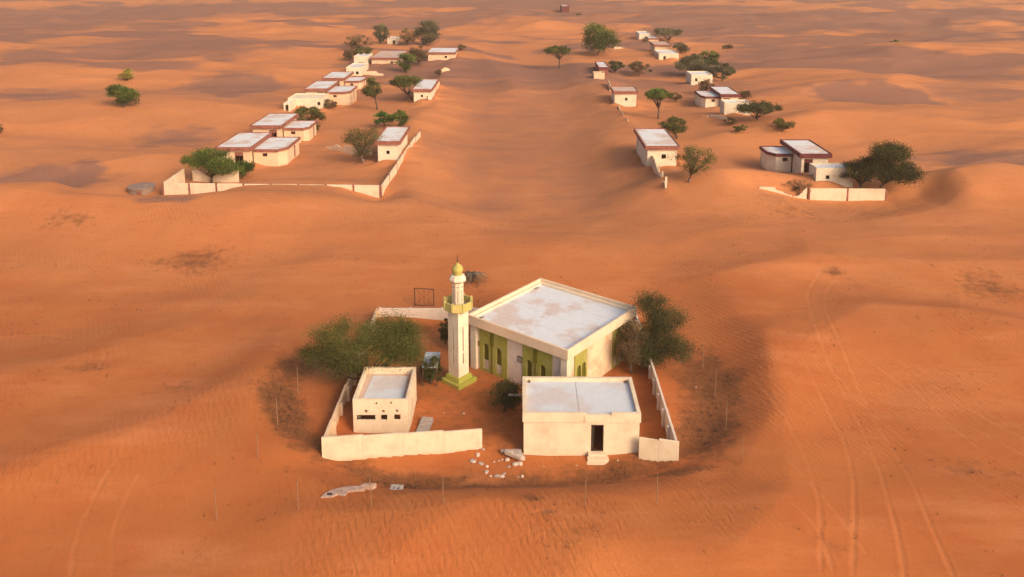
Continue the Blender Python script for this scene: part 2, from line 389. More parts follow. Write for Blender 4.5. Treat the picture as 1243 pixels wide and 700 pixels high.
# ------------------------------------------------------------------ mesh building helpers
def tag(o, label=None, cat=None, group=None, kind=None):
    if label: o['label'] = label
    if cat: o['category'] = cat
    if group: o['group'] = group
    if kind: o['kind'] = kind
    return o
def thing(name, label, cat, loc=(0,0,0), rz=0.0, group=None):
    o = bpy.data.objects.new(name, None); COL.objects.link(o)
    o.location = loc; o.rotation_euler = (0, 0, rz); o.empty_display_size = .3
    return tag(o, label, cat, group)
def drift(x, y, w, d, h, rz=0.0):                # sand banked round a footprint with corner (x, y)
    c, q = math.cos(rz), math.sin(rz)
    DRIFTS.append((x+c*w/2-q*d/2, y+q*w/2+c*d/2, w/2, d/2, rz, h))
class MB:
    def __init__(s): s.v = []; s.f = []; s.M = Matrix.Identity(4)
    def frame(s, loc=(0,0,0), rz=0.0): s.M = Matrix.Translation(Vector(loc)) @ Matrix.Rotation(rz, 4, 'Z'); return s
    def add(s, vs, fs):
        o = len(s.v)
        s.v += [tuple(s.M @ Vector(p)) for p in vs]; s.f += [tuple(o+i for i in f) for f in fs]; return s
    def box(s, x0, x1, y0, y1, z0, z1, taper=0):
        t = taper
        vs = [(x0,y0,z0),(x1,y0,z0),(x1,y1,z0),(x0,y1,z0),(x0+t,y0+t,z1),(x1-t,y0+t,z1),(x1-t,y1-t,z1),(x0+t,y1-t,z1)]
        return s.add(vs, [(3,2,1,0),(4,5,6,7),(0,1,5,4),(1,2,6,5),(2,3,7,6),(3,0,4,7)])
    def ring(s, x0, x1, y0, y1, z0, z1, t):
        o = [(x0,y0),(x1,y0),(x1,y1),(x0,y1)]; i = [(x0+t,y0+t),(x1-t,y0+t),(x1-t,y1-t),(x0+t,y1-t)]
        vs = [(*p,z0) for p in o]+[(*p,z1) for p in o]+[(*p,z0) for p in i]+[(*p,z1) for p in i]
        fs = []
        for k in range(4):
            n = (k+1) % 4
            fs += [(k,n,4+n,4+k),(8+n,8+k,12+k,12+n),(4+k,4+n,12+n,12+k),(n,k,8+k,8+n)]
        return s.add(vs, fs)
    def poly(s, pts, z0, z1):                    # prism over a plan polygon (counter-clockwise)
        n = len(pts)
        vs = [(x,y,z0) for x,y in pts]+[(x,y,z1) for x,y in pts]
        fs = [tuple(range(n-1,-1,-1)), tuple(range(n,2*n))]+[(k,(k+1)%n,n+(k+1)%n,n+k) for k in range(n)]
        return s.add(vs, fs)
    def polyring(s, pts, z0, z1, t):
        n = len(pts); cx = sum(p[0] for p in pts)/n; cy = sum(p[1] for p in pts)/n
        r = max(math.hypot(p[0]-cx, p[1]-cy) for p in pts); k_ = 1-t/r
        inn = [(cx+(x-cx)*k_, cy+(y-cy)*k_) for x, y in pts]
        vs = [(*p,z0) for p in pts]+[(*p,z1) for p in pts]+[(*p,z0) for p in inn]+[(*p,z1) for p in inn]
        fs = []
        for k in range(n):
            q = (k+1) % n
            fs += [(k,q,n+q,n+k),(2*n+q,2*n+k,3*n+k,3*n+q),(n+k,n+q,3*n+q,3*n+k),(q,k,2*n+k,2*n+q)]
        return s.add(vs, fs)
    def wall(s, w, z0, z1, t, holes=()):         # wall along +x, outer face at y=0 looking to -y, with openings (x0,x1,z0,z1)
        xs = sorted({0, w, *[h[0] for h in holes], *[h[1] for h in holes]})
        zs = sorted({z0, z1, *[h[2] for h in holes], *[h[3] for h in holes]})
        def solid(i, j):
            if i < 0 or j < 0 or i >= len(xs)-1 or j >= len(zs)-1: return False
            mx, mz = (xs[i]+xs[i+1])/2, (zs[j]+zs[j+1])/2
            return not any(h[0] < mx < h[1] and h[2] < mz < h[3] for h in holes)
        for i in range(len(xs)-1):
            for j in range(len(zs)-1):
                if not solid(i, j): continue
                a, b, c, d = xs[i], xs[i+1], zs[j], zs[j+1]
                s.add([(a,0,c),(b,0,c),(b,0,d),(a,0,d)], [(0,1,2,3)])
                s.add([(a,t,c),(b,t,c),(b,t,d),(a,t,d)], [(3,2,1,0)])
                if not solid(i-1, j): s.add([(a,0,c),(a,t,c),(a,t,d),(a,0,d)], [(3,2,1,0)])
                if not solid(i+1, j): s.add([(b,0,c),(b,t,c),(b,t,d),(b,0,d)], [(0,1,2,3)])
                if not solid(i, j-1): s.add([(a,0,c),(b,0,c),(b,t,c),(a,t,c)], [(3,2,1,0)])
                if not solid(i, j+1): s.add([(a,0,d),(b,0,d),(b,t,d),(a,t,d)], [(0,1,2,3)])
        return s
    def archwall(s, w, z0, z1, t, arches):       # slab at y in 0..t with arched openings (xc, half width, sill, spring)
        def col(xa, xb, la, lb, ua, ub):         # a strip between two x with lower/upper heights
            if max(ua-la, ub-lb) < 1e-4: return
            s.add([(xa,0,la),(xb,0,lb),(xb,0,ub),(xa,0,ua),(xa,t,la),(xb,t,lb),(xb,t,ub),(xa,t,ua)],
                  [(0,1,2,3),(7,6,5,4),(4,5,1,0),(3,2,6,7)])
        x = 0.0
        for xc, hw, sill, spring in sorted(arches):
            col(x, xc-hw, z0, z0, z1, z1)
            for side in (xc-hw, xc+hw): s.add([(side,0,sill),(side,t,sill),(side,t,spring),(side,0,spring)], [(0,1,2,3)])
            n = 10
            for k in range(n):
                a0 = math.pi*(1-k/n); a1 = math.pi*(1-(k+1)/n)
                xa, xb = xc+hw*math.cos(a0), xc+hw*math.cos(a1)
                col(xa, xb, spring+hw*math.sin(a0), spring+hw*math.sin(a1), z1, z1)
            col(xc-hw, xc+hw, z0, z0, sill, sill)
            x = xc+hw
        col(x, w, z0, z0, z1, z1)
        s.add([(0,0,z0),(0,t,z0),(0,t,z1),(0,0,z1)], [(3,2,1,0)]); s.add([(w,0,z0),(w,t,z0),(w,t,z1),(w,0,z1)], [(0,1,2,3)])
        return s
    def lathe(s, prof, n=16, loc=(0,0,0), rot=0.0):
        vs = []; fs = []
        for r, z in prof:
            for k in range(n):
                a = 2*math.pi*k/n+rot; vs.append((loc[0]+r*math.cos(a), loc[1]+r*math.sin(a), loc[2]+z))
        m = len(prof)
        for j in range(m-1):
            for k in range(n):
                q = (k+1) % n; fs.append((j*n+k, j*n+q, (j+1)*n+q, (j+1)*n+k))
        fs.append(tuple(range(n-1,-1,-1))); fs.append(tuple((m-1)*n+k for k in range(n)))
        return s.add(vs, fs)
    def tube(s, pts, radii, n=6):
        vs = []; fs = []
        for i, p in enumerate(pts):
            p = Vector(p)
            d = (Vector(pts[min(i+1, len(pts)-1)])-Vector(pts[max(i-1, 0)])).normalized()
            a = d.cross(Vector((0,0,1)) if abs(d.z) < .95 else Vector((1,0,0))).normalized(); b = d.cross(a)
            for k in range(n):
                t = 2*math.pi*k/n; vs.append(tuple(p + (a*math.cos(t)+b*math.sin(t))*radii[i]))
        for i in range(len(pts)-1):
            for k in range(n):
                q = (k+1) % n; fs.append((i*n+k, (i+1)*n+k, (i+1)*n+q, i*n+q))
        fs.append(tuple(range(n))); fs.append(tuple((len(pts)-1)*n+k for k in range(n-1,-1,-1)))
        return s.add(vs, fs)
    def build(s, name, mat, parent=None, bevel=0.0, smooth=False):
        me = bpy.data.meshes.new(name); me.from_pydata(s.v, [], s.f); me.update()
        me.materials.append(MATS[mat])
        if smooth:
            for p in me.polygons: p.use_smooth = True
        o = bpy.data.objects.new(name, me); COL.objects.link(o)
        if parent: o.parent = parent
        if bevel:
            b = o.modifiers.new('bevel', 'BEVEL'); b.width = bevel; b.segments = 2; b.limit_method = 'ANGLE'; b.angle_limit = R(40)
        return o

# ------------------------------------------------------------------ the ground
LITTER_SHADE = [(640,640,28,14,.36),(668,660,30,14,.36),(700,685,34,16,.34),(860,540,30,40,.55),(820,590,60,9,.6),(740,598,30,8,.5),(340,500,26,34,.45),(370,560,30,14,.45),(240,325,60,16,.42),(100,290,24,7,.4),  # leading entries paint the shade of a slope turned from the sun
    (1200,360,55,22,.42),(1170,580,60,24,.32),(960,270,60,14,.30),(1060,272,50,9,.28),(215,490,40,10,.36),(110,465,40,10,.35),(1000,680,45,20,.32),(880,110,20,20,.2),
    (445,195,28,10,.4),(500,118,18,7,.4),(960,228,30,8,.4),(1100,235,40,8,.42),(75,290,30,8,.36),(930,620,20,8,.3),(1010,345,16,5,.5),(430,425,60,22,.35),(790,440,35,20,.4),(440,690,60,20,.1)]  # village entries: darker ground beside houses and under trees
def build_ground():
    ys = [-6000, -3000, -1200, -500, -200, -90, -40, -10, 10, 25, 33, 38]
    y = 41.0
    while y < 1400:
        ys.append(y); y += max(.13, .62*y*y/(37*1026.0))
    ys += [1400, 1500, 1650, 1850, 2100, 2500, 3000, 4000, 6000, 9000]
    ys = np.array(ys)
    u = np.linspace(-1, 1, 860)
    w = np.maximum(.72*ys+22, 55)
    extra = np.array([1.03, 1.08, 1.16, 1.3, 1.6, 2.2, 3.5])
    X = np.concatenate([-(w[:,None]*extra[None,::-1]) - (extra[None,::-1]-1)**1.5*1500, w[:,None]*u[None,:], w[:,None]*extra[None,:] + (extra[None,:]-1)**1.5*1500], 1)
    Y = np.repeat(ys[:,None], X.shape[1], 1)
    Z = height(X, Y)
    x, yy, z = X.ravel(), Y.ravel(), Z.ravel()
    # tyre tracks: a shallow groove with soft raised shoulders
    rim = np.zeros_like(z)
    for tr in TRACKS:
        xs = [p.x for p in tr]; y_ = [p.y for p in tr]
        idx = np.where((x > min(xs)-1) & (x < max(xs)+1) & (yy > min(y_)-1) & (yy < max(y_)+1))[0]
        if not len(idx): continue
        d = np.full(len(idx), 9.0)
        for a, b in zip(tr[:-1], tr[1:]):
            vx, vy = b.x-a.x, b.y-a.y; L2 = vx*vx+vy*vy
            t = np.clip(((x[idx]-a.x)*vx+(yy[idx]-a.y)*vy)/L2, 0, 1)
            d = np.minimum(d, np.hypot(x[idx]-a.x-t*vx, yy[idx]-a.y-t*vy))
        d = np.abs(d + .08*noise(x[idx]/1.3, yy[idx]/1.3, 31))
        fade = .6+.4*sstep(-.4, .4, noise(x[idx]/9, yy[idx]/9, 33))
        z[idx] += (-.028*np.exp(-(d/.12)**2) + .018*np.exp(-((d-.26)/.11)**2))*fade
        rim[idx] = np.maximum(rim[idx], np.exp(-(d/.13)**2)*fade)
    # gravel plain where the dunes are thin
    gr = np.zeros_like(z)
    q = fbm(x/95, yy/42, 4, 21)
    gr += sstep(-.10, .30, q)*.8*sstep(150, 300, yy)
    for px, py, rx, ry, s in [
        (90,25,150,20,.8),(210,66,110,11,.7),(285,108,55,10,.75),(40,121,55,6,.6),(205,172,48,11,.5),(55,228,60,16,.75),(330,12,130,8,.6),
        (945,28,70,11,.9),(1080,30,70,15,.9),(975,75,90,9,.8),(1212,22,50,11,.8),(1135,90,100,11,.85),(1060,126,70,9,.8),(1195,205,75,11,.7),
        (630,175,105,75,.34),(600,5,150,6,.7),(800,14,120,7,.6),(655,232,90,26,.18),(640,120,80,40,.3),(205,276,38,3,.6),(1190,120,70,7,.5),(620,265,110,14,.2),(700,25,60,8,.5),(560,28,60,6,.5),(430,16,70,6,.5)]:
        c = at(px, py); s_ = mpp(c); n, f = at(px, py+ry), at(px, max(py-ry, -30))
        sy = (f.y-n.y)/2; sx = rx*s_
        ix = np.where((np.abs(x-c.x) < 3.2*sx) & (np.abs(yy-(n.y+f.y)/2) < 3.2*sy))[0]; xi, yi = x[ix], yy[ix]
        wxn = xi + sx*.35*fbm(xi/sx*1.6, yi/sy*1.6, 3, 41); wyn = yi + sy*.45*fbm(xi/sx*1.6, yi/sy*1.6, 3, 43)
        e = ((wxn-c.x)/sx)**2 + ((wyn-(n.y+f.y)/2)/sy)**2
        gr[ix] = np.maximum(gr[ix], s*1.05*np.exp(-e*e*.45))
    # litter ring round the yard, under trees and on windward flats; painted slope shade
    e = np.sqrt(((x-RING_C[0])/RING_A)**2 + ((yy-RING_C[1])/RING_B)**2)
    lit_shade = (.46+.28*sstep(-.25, .35, fbm(x/5.5, yy/5.5, 2, 51)))*np.exp(-((e-.97)/(.11+.05*sstep(-8, 10, x)))**2)*(1-sstep(72, 86, yy))
    cw = ((x+1)/13.0)**8 + ((yy-67)/11.5)**8
    lit_shade = np.maximum(lit_shade, .26*np.exp(-cw))  # whole yard floor slightly darker
    for px, py, rx, ry, s in LITTER_SHADE:
        c = at(px, py); s_ = mpp(c); n, f = at(px, py+ry), at(px, py-ry)
        sy = (f.y-n.y)/2; sx = rx*s_
        ix = np.where((np.abs(x-c.x) < 3.2*sx) & (np.abs(yy-c.y) < 3.2*sy))[0]; xi, yi = x[ix], yy[ix]
        wxn = xi + sx*.3*noise(xi/sx*2, yi/sy*2, 61); wyn = yi + sy*.3*noise(xi/sx*2, yi/sy*2, 62)
        lit_shade[ix] = np.maximum(lit_shade[ix], s*np.exp(-(((wxn-c.x)/sx)**2+((wyn-c.y)/sy)**2)))
    rp = .25 + .75*sstep(-.1, .5, fbm(x/16, yy/11, 2, 71))
    c = at(670, 660); rp = np.maximum(rp, 1.5*np.exp(-(((x-c.x)/6)**2+((yy-c.y)/4)**2)))
    pale = sstep(68, 128, yy + 9*fbm(x/30, yy/22, 3, 81))  # foreground vignette painted into the sand colour, paler with distance
    ny, nx = X.shape
    V = np.stack([x, yy, z], 1).astype(np.float32)
    i = (np.arange(ny-1)[:,None]*nx + np.arange(nx-1)[None,:]).ravel()
    Q = np.stack([i, i+1, i+nx+1, i+nx], 1).astype(np.int32)
    me = bpy.data.meshes.new('desert_ground')
    me.vertices.add(len(V)); me.vertices.foreach_set('co', V.ravel())
    me.loops.add(Q.size); me.loops.foreach_set('vertex_index', Q.ravel())
    me.polygons.add(len(Q)); me.polygons.foreach_set('loop_start', np.arange(0, Q.size, 4, dtype=np.int32))
    me.polygons.foreach_set('use_smooth', np.ones(len(Q), dtype=bool))
    me.update(calc_edges=True)
    for nme, arr in (('gravel', gr), ('litter', lit_shade), ('rim', rim), ('ripple', rp), ('pale', pale)):
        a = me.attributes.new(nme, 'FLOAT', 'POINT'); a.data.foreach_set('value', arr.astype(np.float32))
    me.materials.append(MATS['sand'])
    o = bpy.data.objects.new('desert_ground', me); COL.objects.link(o)
    tag(o, 'orange desert sand with low dunes, gravel flats and tyre tracks', kind='structure')

# ------------------------------------------------------------------ the mosque
def solve_t(a, b, px, z):                        # how far along the wall a->b the picture column px falls
    lo, hi = 0.0, 1.0
    for k in range(40):
        m = (lo+hi)/2; p = a.lerp(b, m)
        if proj((p.x, p.y, z))[0] < px: lo = m
        else: hi = m
    return (lo+hi)/2
ZR = 5.2
F_, L_, B_, R_ = at(687, 424, ZR), at(567, 382, ZR), at(654.5, 336.8, ZR), at(776.5, 372.5, ZR)
def build_mosque():
    u = (R_-F_)+(B_-L_); v = (L_-F_)+(B_-R_)
    lu, lv = u.length/2, v.length/2
    ang = math.atan2(u.y, u.x)
    ang2 = math.atan2(v.y, v.x) - math.pi/2
    a = (ang+ang2)/2
    c = (F_+L_+B_+R_)/4
    rt = thing('mosque', 'square mosque with white flat roof and olive green arched window bays', 'mosque', (c.x, c.y, 0), a)
    hx, hy = lu/2, lv/2                          # roof half sizes; local -y = right-front face, local -x = left-front face
    ins = .55; wx, wy = hx-ins, hy-ins
    # local corners of the wall box -> world for surveying
    Mx = Matrix.Translation((c.x, c.y, 0)) @ Matrix.Rotation(a, 4, 'Z')
    def W(x, y): return Mx @ Vector((x, y, 0))
    t = .3
    def side(o, rz, w, greens, vents, mat, worn=None, ends=None):
        # greens: list of (x0, x1, [arch centres], recess strip x or None)
        holes = [(g0+.06, g1-.06, .12, 4.1) for g0, g1, *_ in greens]
        wl_ = MB().frame(o, rz).wall(w, -1.2, 4.3, t, holes).build('wall', mat, rt)
        for g0, g1, arcs, recess_x, hw in greens:
            p = MB().frame(o, rz); M0 = p.M
            p.M = M0 @ Matrix.Translation((g0, -.06, 0))
            p.archwall(g1-g0, 0.0, 4.26, .28, [(xc-g0, hw, .30, 2.45) for xc in arcs])
            bay = p.build('green_bay', 'green_paint', rt)
            for xc in arcs:
                q = MB(); q.M = M0
                q.box(xc-hw-.05, xc+hw+.05, .16, .19, .2, 2.6+hw); q.build('window_shutter', 'green_dark', bay)
                q = MB(); q.M = M0
                q.box(xc-hw+.03, xc+hw-.02, .03, .08, .32, 1.15); q.build('board', 'board', bay)
            if recess_x is not None:  # proud dark olive strip standing for the shaded recess between the windows
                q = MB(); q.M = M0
                q.box(recess_x-.17, recess_x+.17, -.14, -.062, 2.75, 4.25); q.box(recess_x-.05, recess_x+.05, -.12, -.062, .1, 2.75)
                q.build('recess_shade', 'green_dark', bay)
        for x0, x1, z0, z1 in vents:
            q = MB().frame(o, rz); q.box(x0, x1, -.05, .02, z0, z1); vb = q.build('vent_box', 'dark_wood', rt)
            q = MB().frame(o, rz)
            for k in range(4):
                zz = z0+.06+k*(z1-z0-.1)/4; q.box(x0+.05, x1-.05, -.075, -.05, zz, zz+.05)
            q.build('vent_slat', 'concrete', vb)
        return wl_
    # left-front face: from the left corner to the front corner
    A, Bp = W(-wx, wy), W(-wx, -wy); w1 = 2*wy
    X = lambda px, z=2.0: solve_t(A, Bp, px, z)*w1
    side((-wx, wy, 0), -math.pi/2, w1,
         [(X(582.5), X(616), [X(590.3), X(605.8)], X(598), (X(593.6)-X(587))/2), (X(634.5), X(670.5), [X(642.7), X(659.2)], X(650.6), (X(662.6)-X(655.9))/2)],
         [(X(579.5), X(582.2), 2.3, 2.75), (X(628.5), X(634.0), 2.2, 2.75)], 'plaster_pale')
    # right-front face: from the front corner to the right corner
    A2, B2 = W(-wx, -wy), W(wx, -wy); w2 = 2*wx
    X2 = lambda px, z=3.0: solve_t(A2, B2, px, z)*w2
    side((-wx, -wy, 0), 0, w2,
         [(X2(697), X2(712.5), [X2(702.2), X2(708.2)], None, (X2(705.0)-X2(700.2))/2), (X2(743), X2(757), [X2(747.0), X2(753)], None, (X2(749.0)-X2(745.0))/2)], [], 'plaster_worn')
    MB().frame((wx, -wy, 0), math.pi/2).wall(2*wy, -1.2, 4.3, t).build('wall', 'plaster_pale', rt)
    MB().frame((wx, wy, 0), math.pi).wall(2*wx, -1.2, 4.3, t).build('wall', 'plaster_pale', rt)
    for sx in (-1, 1):                            # corner piers proud of the walls
        for sy in (-1, 1):
            MB().box(sx*wx-.32+.12*-sx*0, sx*wx+.32, sy*wy-.32, sy*wy+.32, -1.2, 4.28).build('corner_pier', 'plaster_white', rt)
    # roof: slab, upstand band all round, coping, waterproof sheet strips with joints
    MB().box(-hx+.2, hx-.2, -hy+.2, hy-.2, 4.32, 4.70).build('roof_slab', 'plaster_band', rt)
    par = MB().ring(-hx, hx, -hy, hy, 4.30, ZR, .20).build('parapet', 'plaster_band', rt, .03)
    MB().ring(-hx+.21, hx-.21, -hy+.21, hy-.21, 4.705, 4.93, .30).build('upstand', 'plaster_white', par)
    nst = 4; sw = (2*hx-1.04)/nst; sd = (2*hy-1.04)/2
    for i in range(nst):
        for j in range(2):
            MB().box(-hx+.52+i*sw+.012, -hx+.52+(i+1)*sw-.012, -hy+.52+j*sd+.012, -hy+.52+(j+1)*sd-.012, 4.70, 4.745+.004*((i+j) % 2)).build('roof_sheet', 'roof_white', rt)
    for x, y in ((-hx+.7, hy-.9), (hx-1.6, hy-.8), (-hx+1.0, hy-1.0)):
        MB().box(x-.25, x+.25, y-.15, y+.15, 4.75, 4.86).build('roof_drain', 'concrete', rt)
build_mosque()

# ------------------------------------------------------------------ the minaret
def build_minaret():
    p = gnd(557, 463)
    a = math.atan2((R_-F_).y, (R_-F_).x)
    rt = thing('minaret', 'cream minaret with olive green balcony, small dome and green stepped plinth', 'minaret', (p.x, p.y, p.z), a)
    MB().box(-1.12, 1.12, -1.12, 1.12, -.8, .38).build('plinth', 'plinth_green', rt, .03)
    MB().box(-.86, .86, -.86, .86, .38, .80, .10).build('plinth_step', 'plinth_green', rt, .02)
    h = .62; t = .12
    sl = (.42, .78)                               # slit windows on each face
    for k in range(4):
        o = [(-h,-h),(h,-h),(h,h),(-h,h)][k]
        w = 2*h if k % 2 == 0 else 2*h
        m = MB().frame((*o, 0), k*math.pi/2)
        m.M = m.M @ Matrix.Translation((0, 0, 0))
        c = h
        m.wall(2*h-(t if k >= 0 else 0), .80, 6.75, t, [(c-.10, c+.02, 1.9, 2.9), (c-.10, c+.02, 3.1, 5.3)])
        sh = m.build('shaft_wall', 'plaster_white', rt)
        MB().frame((*o, 0), k*math.pi/2).box(c-.10, c+.02, .06, .10, 1.9, 5.3).build('slit_screen', ('dark_wood', 'maroon', 'dark_wood', 'dark_wood')[k], sh)
    o8 = lambda r, n=8, rot=math.pi/8: [(r*math.cos(2*math.pi*k/n+rot), r*math.sin(2*math.pi*k/n+rot)) for k in range(n)]
    MB().lathe([(.62,6.45),(.80,6.75),(1.20,6.95)], 8, rot=math.pi/8).build('balcony_corbel', 'balcony_green', rt)
    MB().poly(o8(1.24), 6.952, 7.05).build('balcony_floor', 'concrete', rt)
    rail = MB().polyring(o8(1.30), 6.90, 7.62, .16).build('balcony_parapet', 'balcony_green', rt, .015)
    for k in range(8):
        b = 2*math.pi*k/8+math.pi/8
        MB().frame((1.24*math.cos(b), 1.24*math.sin(b), 0), b).box(-.09, .09, -.09, .09, 7.0, 7.72).build('parapet_post', 'balcony_green', rail)
    MB().poly(o8(.52), 7.05, 9.25).build('upper_shaft', 'plaster_white', rt, .01)
    for k in range(8):
        b = 2*math.pi*k/8
        MB().frame((.52*math.cos(math.pi/8)*math.cos(b), .52*math.cos(math.pi/8)*math.sin(b), 0), b).box(-.02, .006, -.035, .035, 7.5, 8.6).build('slot', 'concrete_brown', rt)
        MB().frame((.52*math.cos(math.pi/8)*math.cos(b), .52*math.cos(math.pi/8)*math.sin(b), 0), b)  .box(-.02, .02, -.08, .08, 8.85, 8.96).build('vent', 'concrete_brown', rt)
    MB().lathe([(.50,9.2),(.74,9.42),(.76,9.55),(.60,9.85),(.42,9.93)], 8, rot=math.pi/8).build('cornice', 'plaster_white', rt)
    MB().lathe([(.40,9.90),(.42,10.02),(.40,10.08),(.44,10.16),(.49,10.32),(.47,10.48),(.38,10.65),(.23,10.79),(.10,10.90),(.05,10.97)], 20).build('dome', 'dome_olive', rt, smooth=True)
    MB().lathe([(.03,10.9),(.03,11.1),(.08,11.16),(.08,11.2),(.025,11.26),(.025,11.40),(.06,11.45),(.06,11.48),(.02,11.54),(.015,11.75)], 8).build('finial', 'rust', rt)
build_minaret()

# ------------------------------------------------------------------ small buildings
def block(rt, x0, x1, y0, y1, z1, mat, t=.22, front=(), right=(), left=(), back=(), z0=-1.6):
    fw = MB().frame((x0, y0, 0), 0).wall(x1-x0, z0, z1, t, front).build('wall', mat, rt)
    MB().frame((x1, y0+t, 0), math.pi/2).wall(y1-y0-2*t, z0, z1, t, right).build('wall', mat, rt)
    MB().frame((x1, y1, 0), math.pi).wall(x1-x0, z0, z1, t, back).build('wall', mat, rt)
    MB().frame((x0, y1-t, 0), -math.pi/2).wall(y1-y0-2*t, z0, z1, t, left).build('wall', mat, rt)
    return fw
def frame_part(rt, x0, x1, z0, z1, y, mat='maroon', rz=0.0, o=(0,0,0), w=.07, name='window_frame', mull=True):
    m = MB().frame(o, rz)
    m.box(x0-.01, x0+w, y-.04, y+.08, z0-.01, z1+.01); m.box(x1-w, x1+.01, y-.04, y+.08, z0-.01, z1+.01)
    m.box(x0+w, x1-w, y-.04, y+.08, z1-w, z1+.01); m.box(x0+w, x1-w, y-.04, y+.08, z0-.01, z0+w)
    if mull: m.box((x0+x1)/2-.025, (x0+x1)/2+.025, y, y+.05, z0+w, z1-w)
    return m.build(name, mat, rt)

def build_front_room():
    p0, p1 = gnd(635.6, 552), gnd(775.5, 554)
    y0 = (p0.y+p1.y)/2; x0, x1 = p0.x, p1.x; w = x1-x0
    z0 = p0.z-.02
    H = 3.75
    yb = at(700, 457.5, H).y; d = yb-y0; H -= z0
    drift(x0, y0, w, d, .20)
    rt = thing('gate_room', 'flat roofed cream room with open doorway and front steps facing viewer', 'building', (x0, y0, z0))
    m_per = mpp(Vector((x0, y0, 1)))
    dx0, dx1 = (717-635.6)*m_per, (732.3-635.6)*m_per
    fw = block(rt, 0, w, 0, d, H-.57, 'plaster', front=[(dx0, dx1, .42, 2.55)], left=[(.8, 1.6, 1.2, 2.2)], back=[(3, 4, .3, 2.3)])
    frame_part(fw, dx0, dx1, .42, 2.55, .06, 'dark_wood', name='door_frame', w=.06, mull=False)
    MB().frame((dx0+.06, .10, 0), R(68)).box(0, dx1-dx0-.14, 0, .04, .46, 2.48).build('door', 'dark_wood', rt)
    MB().box(-.06, w+.06, -.06, d+.06, H-.57, H-.33).build('roof_slab', 'plaster_band', rt)
    nx0, nx1 = (710-635.6)*m_per, (741-635.6)*m_per
    t = .2
    MB().box(-.09, nx0, -.09, t, H-.73, H).build('parapet', 'plaster', rt, .015)
    MB().box(nx0, nx1, -.085, t-.03, H-.73, H-.13).build('parapet', 'plaster', rt, .01)
    MB().box(nx1, w+.09, -.09, t, H-.73, H).build('parapet', 'plaster', rt, .015)
    MB().box(nx0-.09, nx0-.003, -.13, -.092, H-.7, H-.2).build('rain_spout', 'plaster_worn', rt)
    MB().box(-.09, t, t, d-t, H-.73, H).build('parapet', 'plaster', rt, .015)
    MB().box(w-t, w+.09, t, d-t, H-.73, H).build('parapet', 'plaster', rt, .015)
    MB().box(-.09, w+.09, d-t, d+.09, H-.73, H).build('parapet', 'plaster', rt, .015)
    xm = (703-635.6)*m_per
    MB().box(t+.01, xm-.02, t+.01, d-t-.01, H-.328, H-.28).build('roof_sheet', 'roof_grey', rt)
    MB().box(xm+.02, w-t-.01, t+.01, d-t-.01, H-.328, H-.276).build('roof_sheet', 'roof_grey', rt)
    for x in (t+.2, w-t-.3): MB().box(x, x+.14, d-t-.25, d-t-.05, H-.276, H-.13).build('pipe_stub', 'rust', rt)
    sx0, sx1 = (711-635.6)*m_per, (739-635.6)*m_per
    for k, (dep, z) in enumerate(((.42, .42), (.84, .28), (1.26, .13))):
        MB().box(sx0+.16-.08*k, sx1-.16+.08*k, -dep, -dep+.422, -.7, z).build('step', 'plaster_band', rt, .015)
build_front_room()

def build_washroom():
    p0, p1 = gnd(428.5, 528), gnd(496.5, 527)
    y0 = (p0.y+p1.y)/2; x0 = p0.x; w = p1.x-x0; H = 3.05
    d = at(470, 445.0, H).y-y0
    s = w/(496.5-428.5)
    X = lambda zx: (zx-281)/4.78*s            # from an enlarged view of the facade
    Z = lambda zy: H*(455-zy)/(455-210)
    z0 = p1.z; H += .02; d = at(470, 445.0, z0+H).y-y0
    drift(x0, y0, w, d, .22)
    rt = thing('washroom_block', 'small cream washroom block with three dark slot windows and open roof edge', 'building', (x0, y0, z0))
    wins = [(X(303), X(413), Z(345), Z(314)), (X(446), X(483), Z(344), Z(311)), (X(524), X(561), Z(342), Z(309)),
            (X(349), X(366), Z(298), Z(281)), (X(452), X(469), Z(298), Z(281)), (X(533), X(549), Z(295), Z(278))]
    fw = block(rt, 0, w, 0, d, H, 'plaster', t=.2, front=wins, right=[(1.5, 2.3, .2, 2.1)])
    for x0_, x1_, z0_, z1_ in wins[:3]:
        frame_part(fw, x0_, x1_, z0_, z1_, .08, 'dark_wood', w=.03, mull=False)
    MB().box(.205, w-.205, .205, d-.205, H-.80, H-.55).build('roof_slab', 'roof_sandy', rt)
    MB().poly([(.55,.75),(w-.75,.55),(w-.55,1.2),(w-.6,d-.6),(w-1.2,d-.45),(.8,d-.5),(.62,1.8)], H-.548, H-.52).build('roof_sheet', 'roof_grey', rt)
    for zx, zy in ((420, 232), (506, 228)):
        MB().box(X(zx), X(zx)+.09, -.12, .03, Z(zy)-.04, Z(zy)+.04).build('drain_spout', 'rust', rt)
    for zx, zy in ((420, 240), (447, 250)):
        MB().box(X(zx), X(zx)+.12, -.008, .004, Z(zy)-.22, Z(zy)).build('damp_stain', 'plaster_worn', rt)
build_washroom()

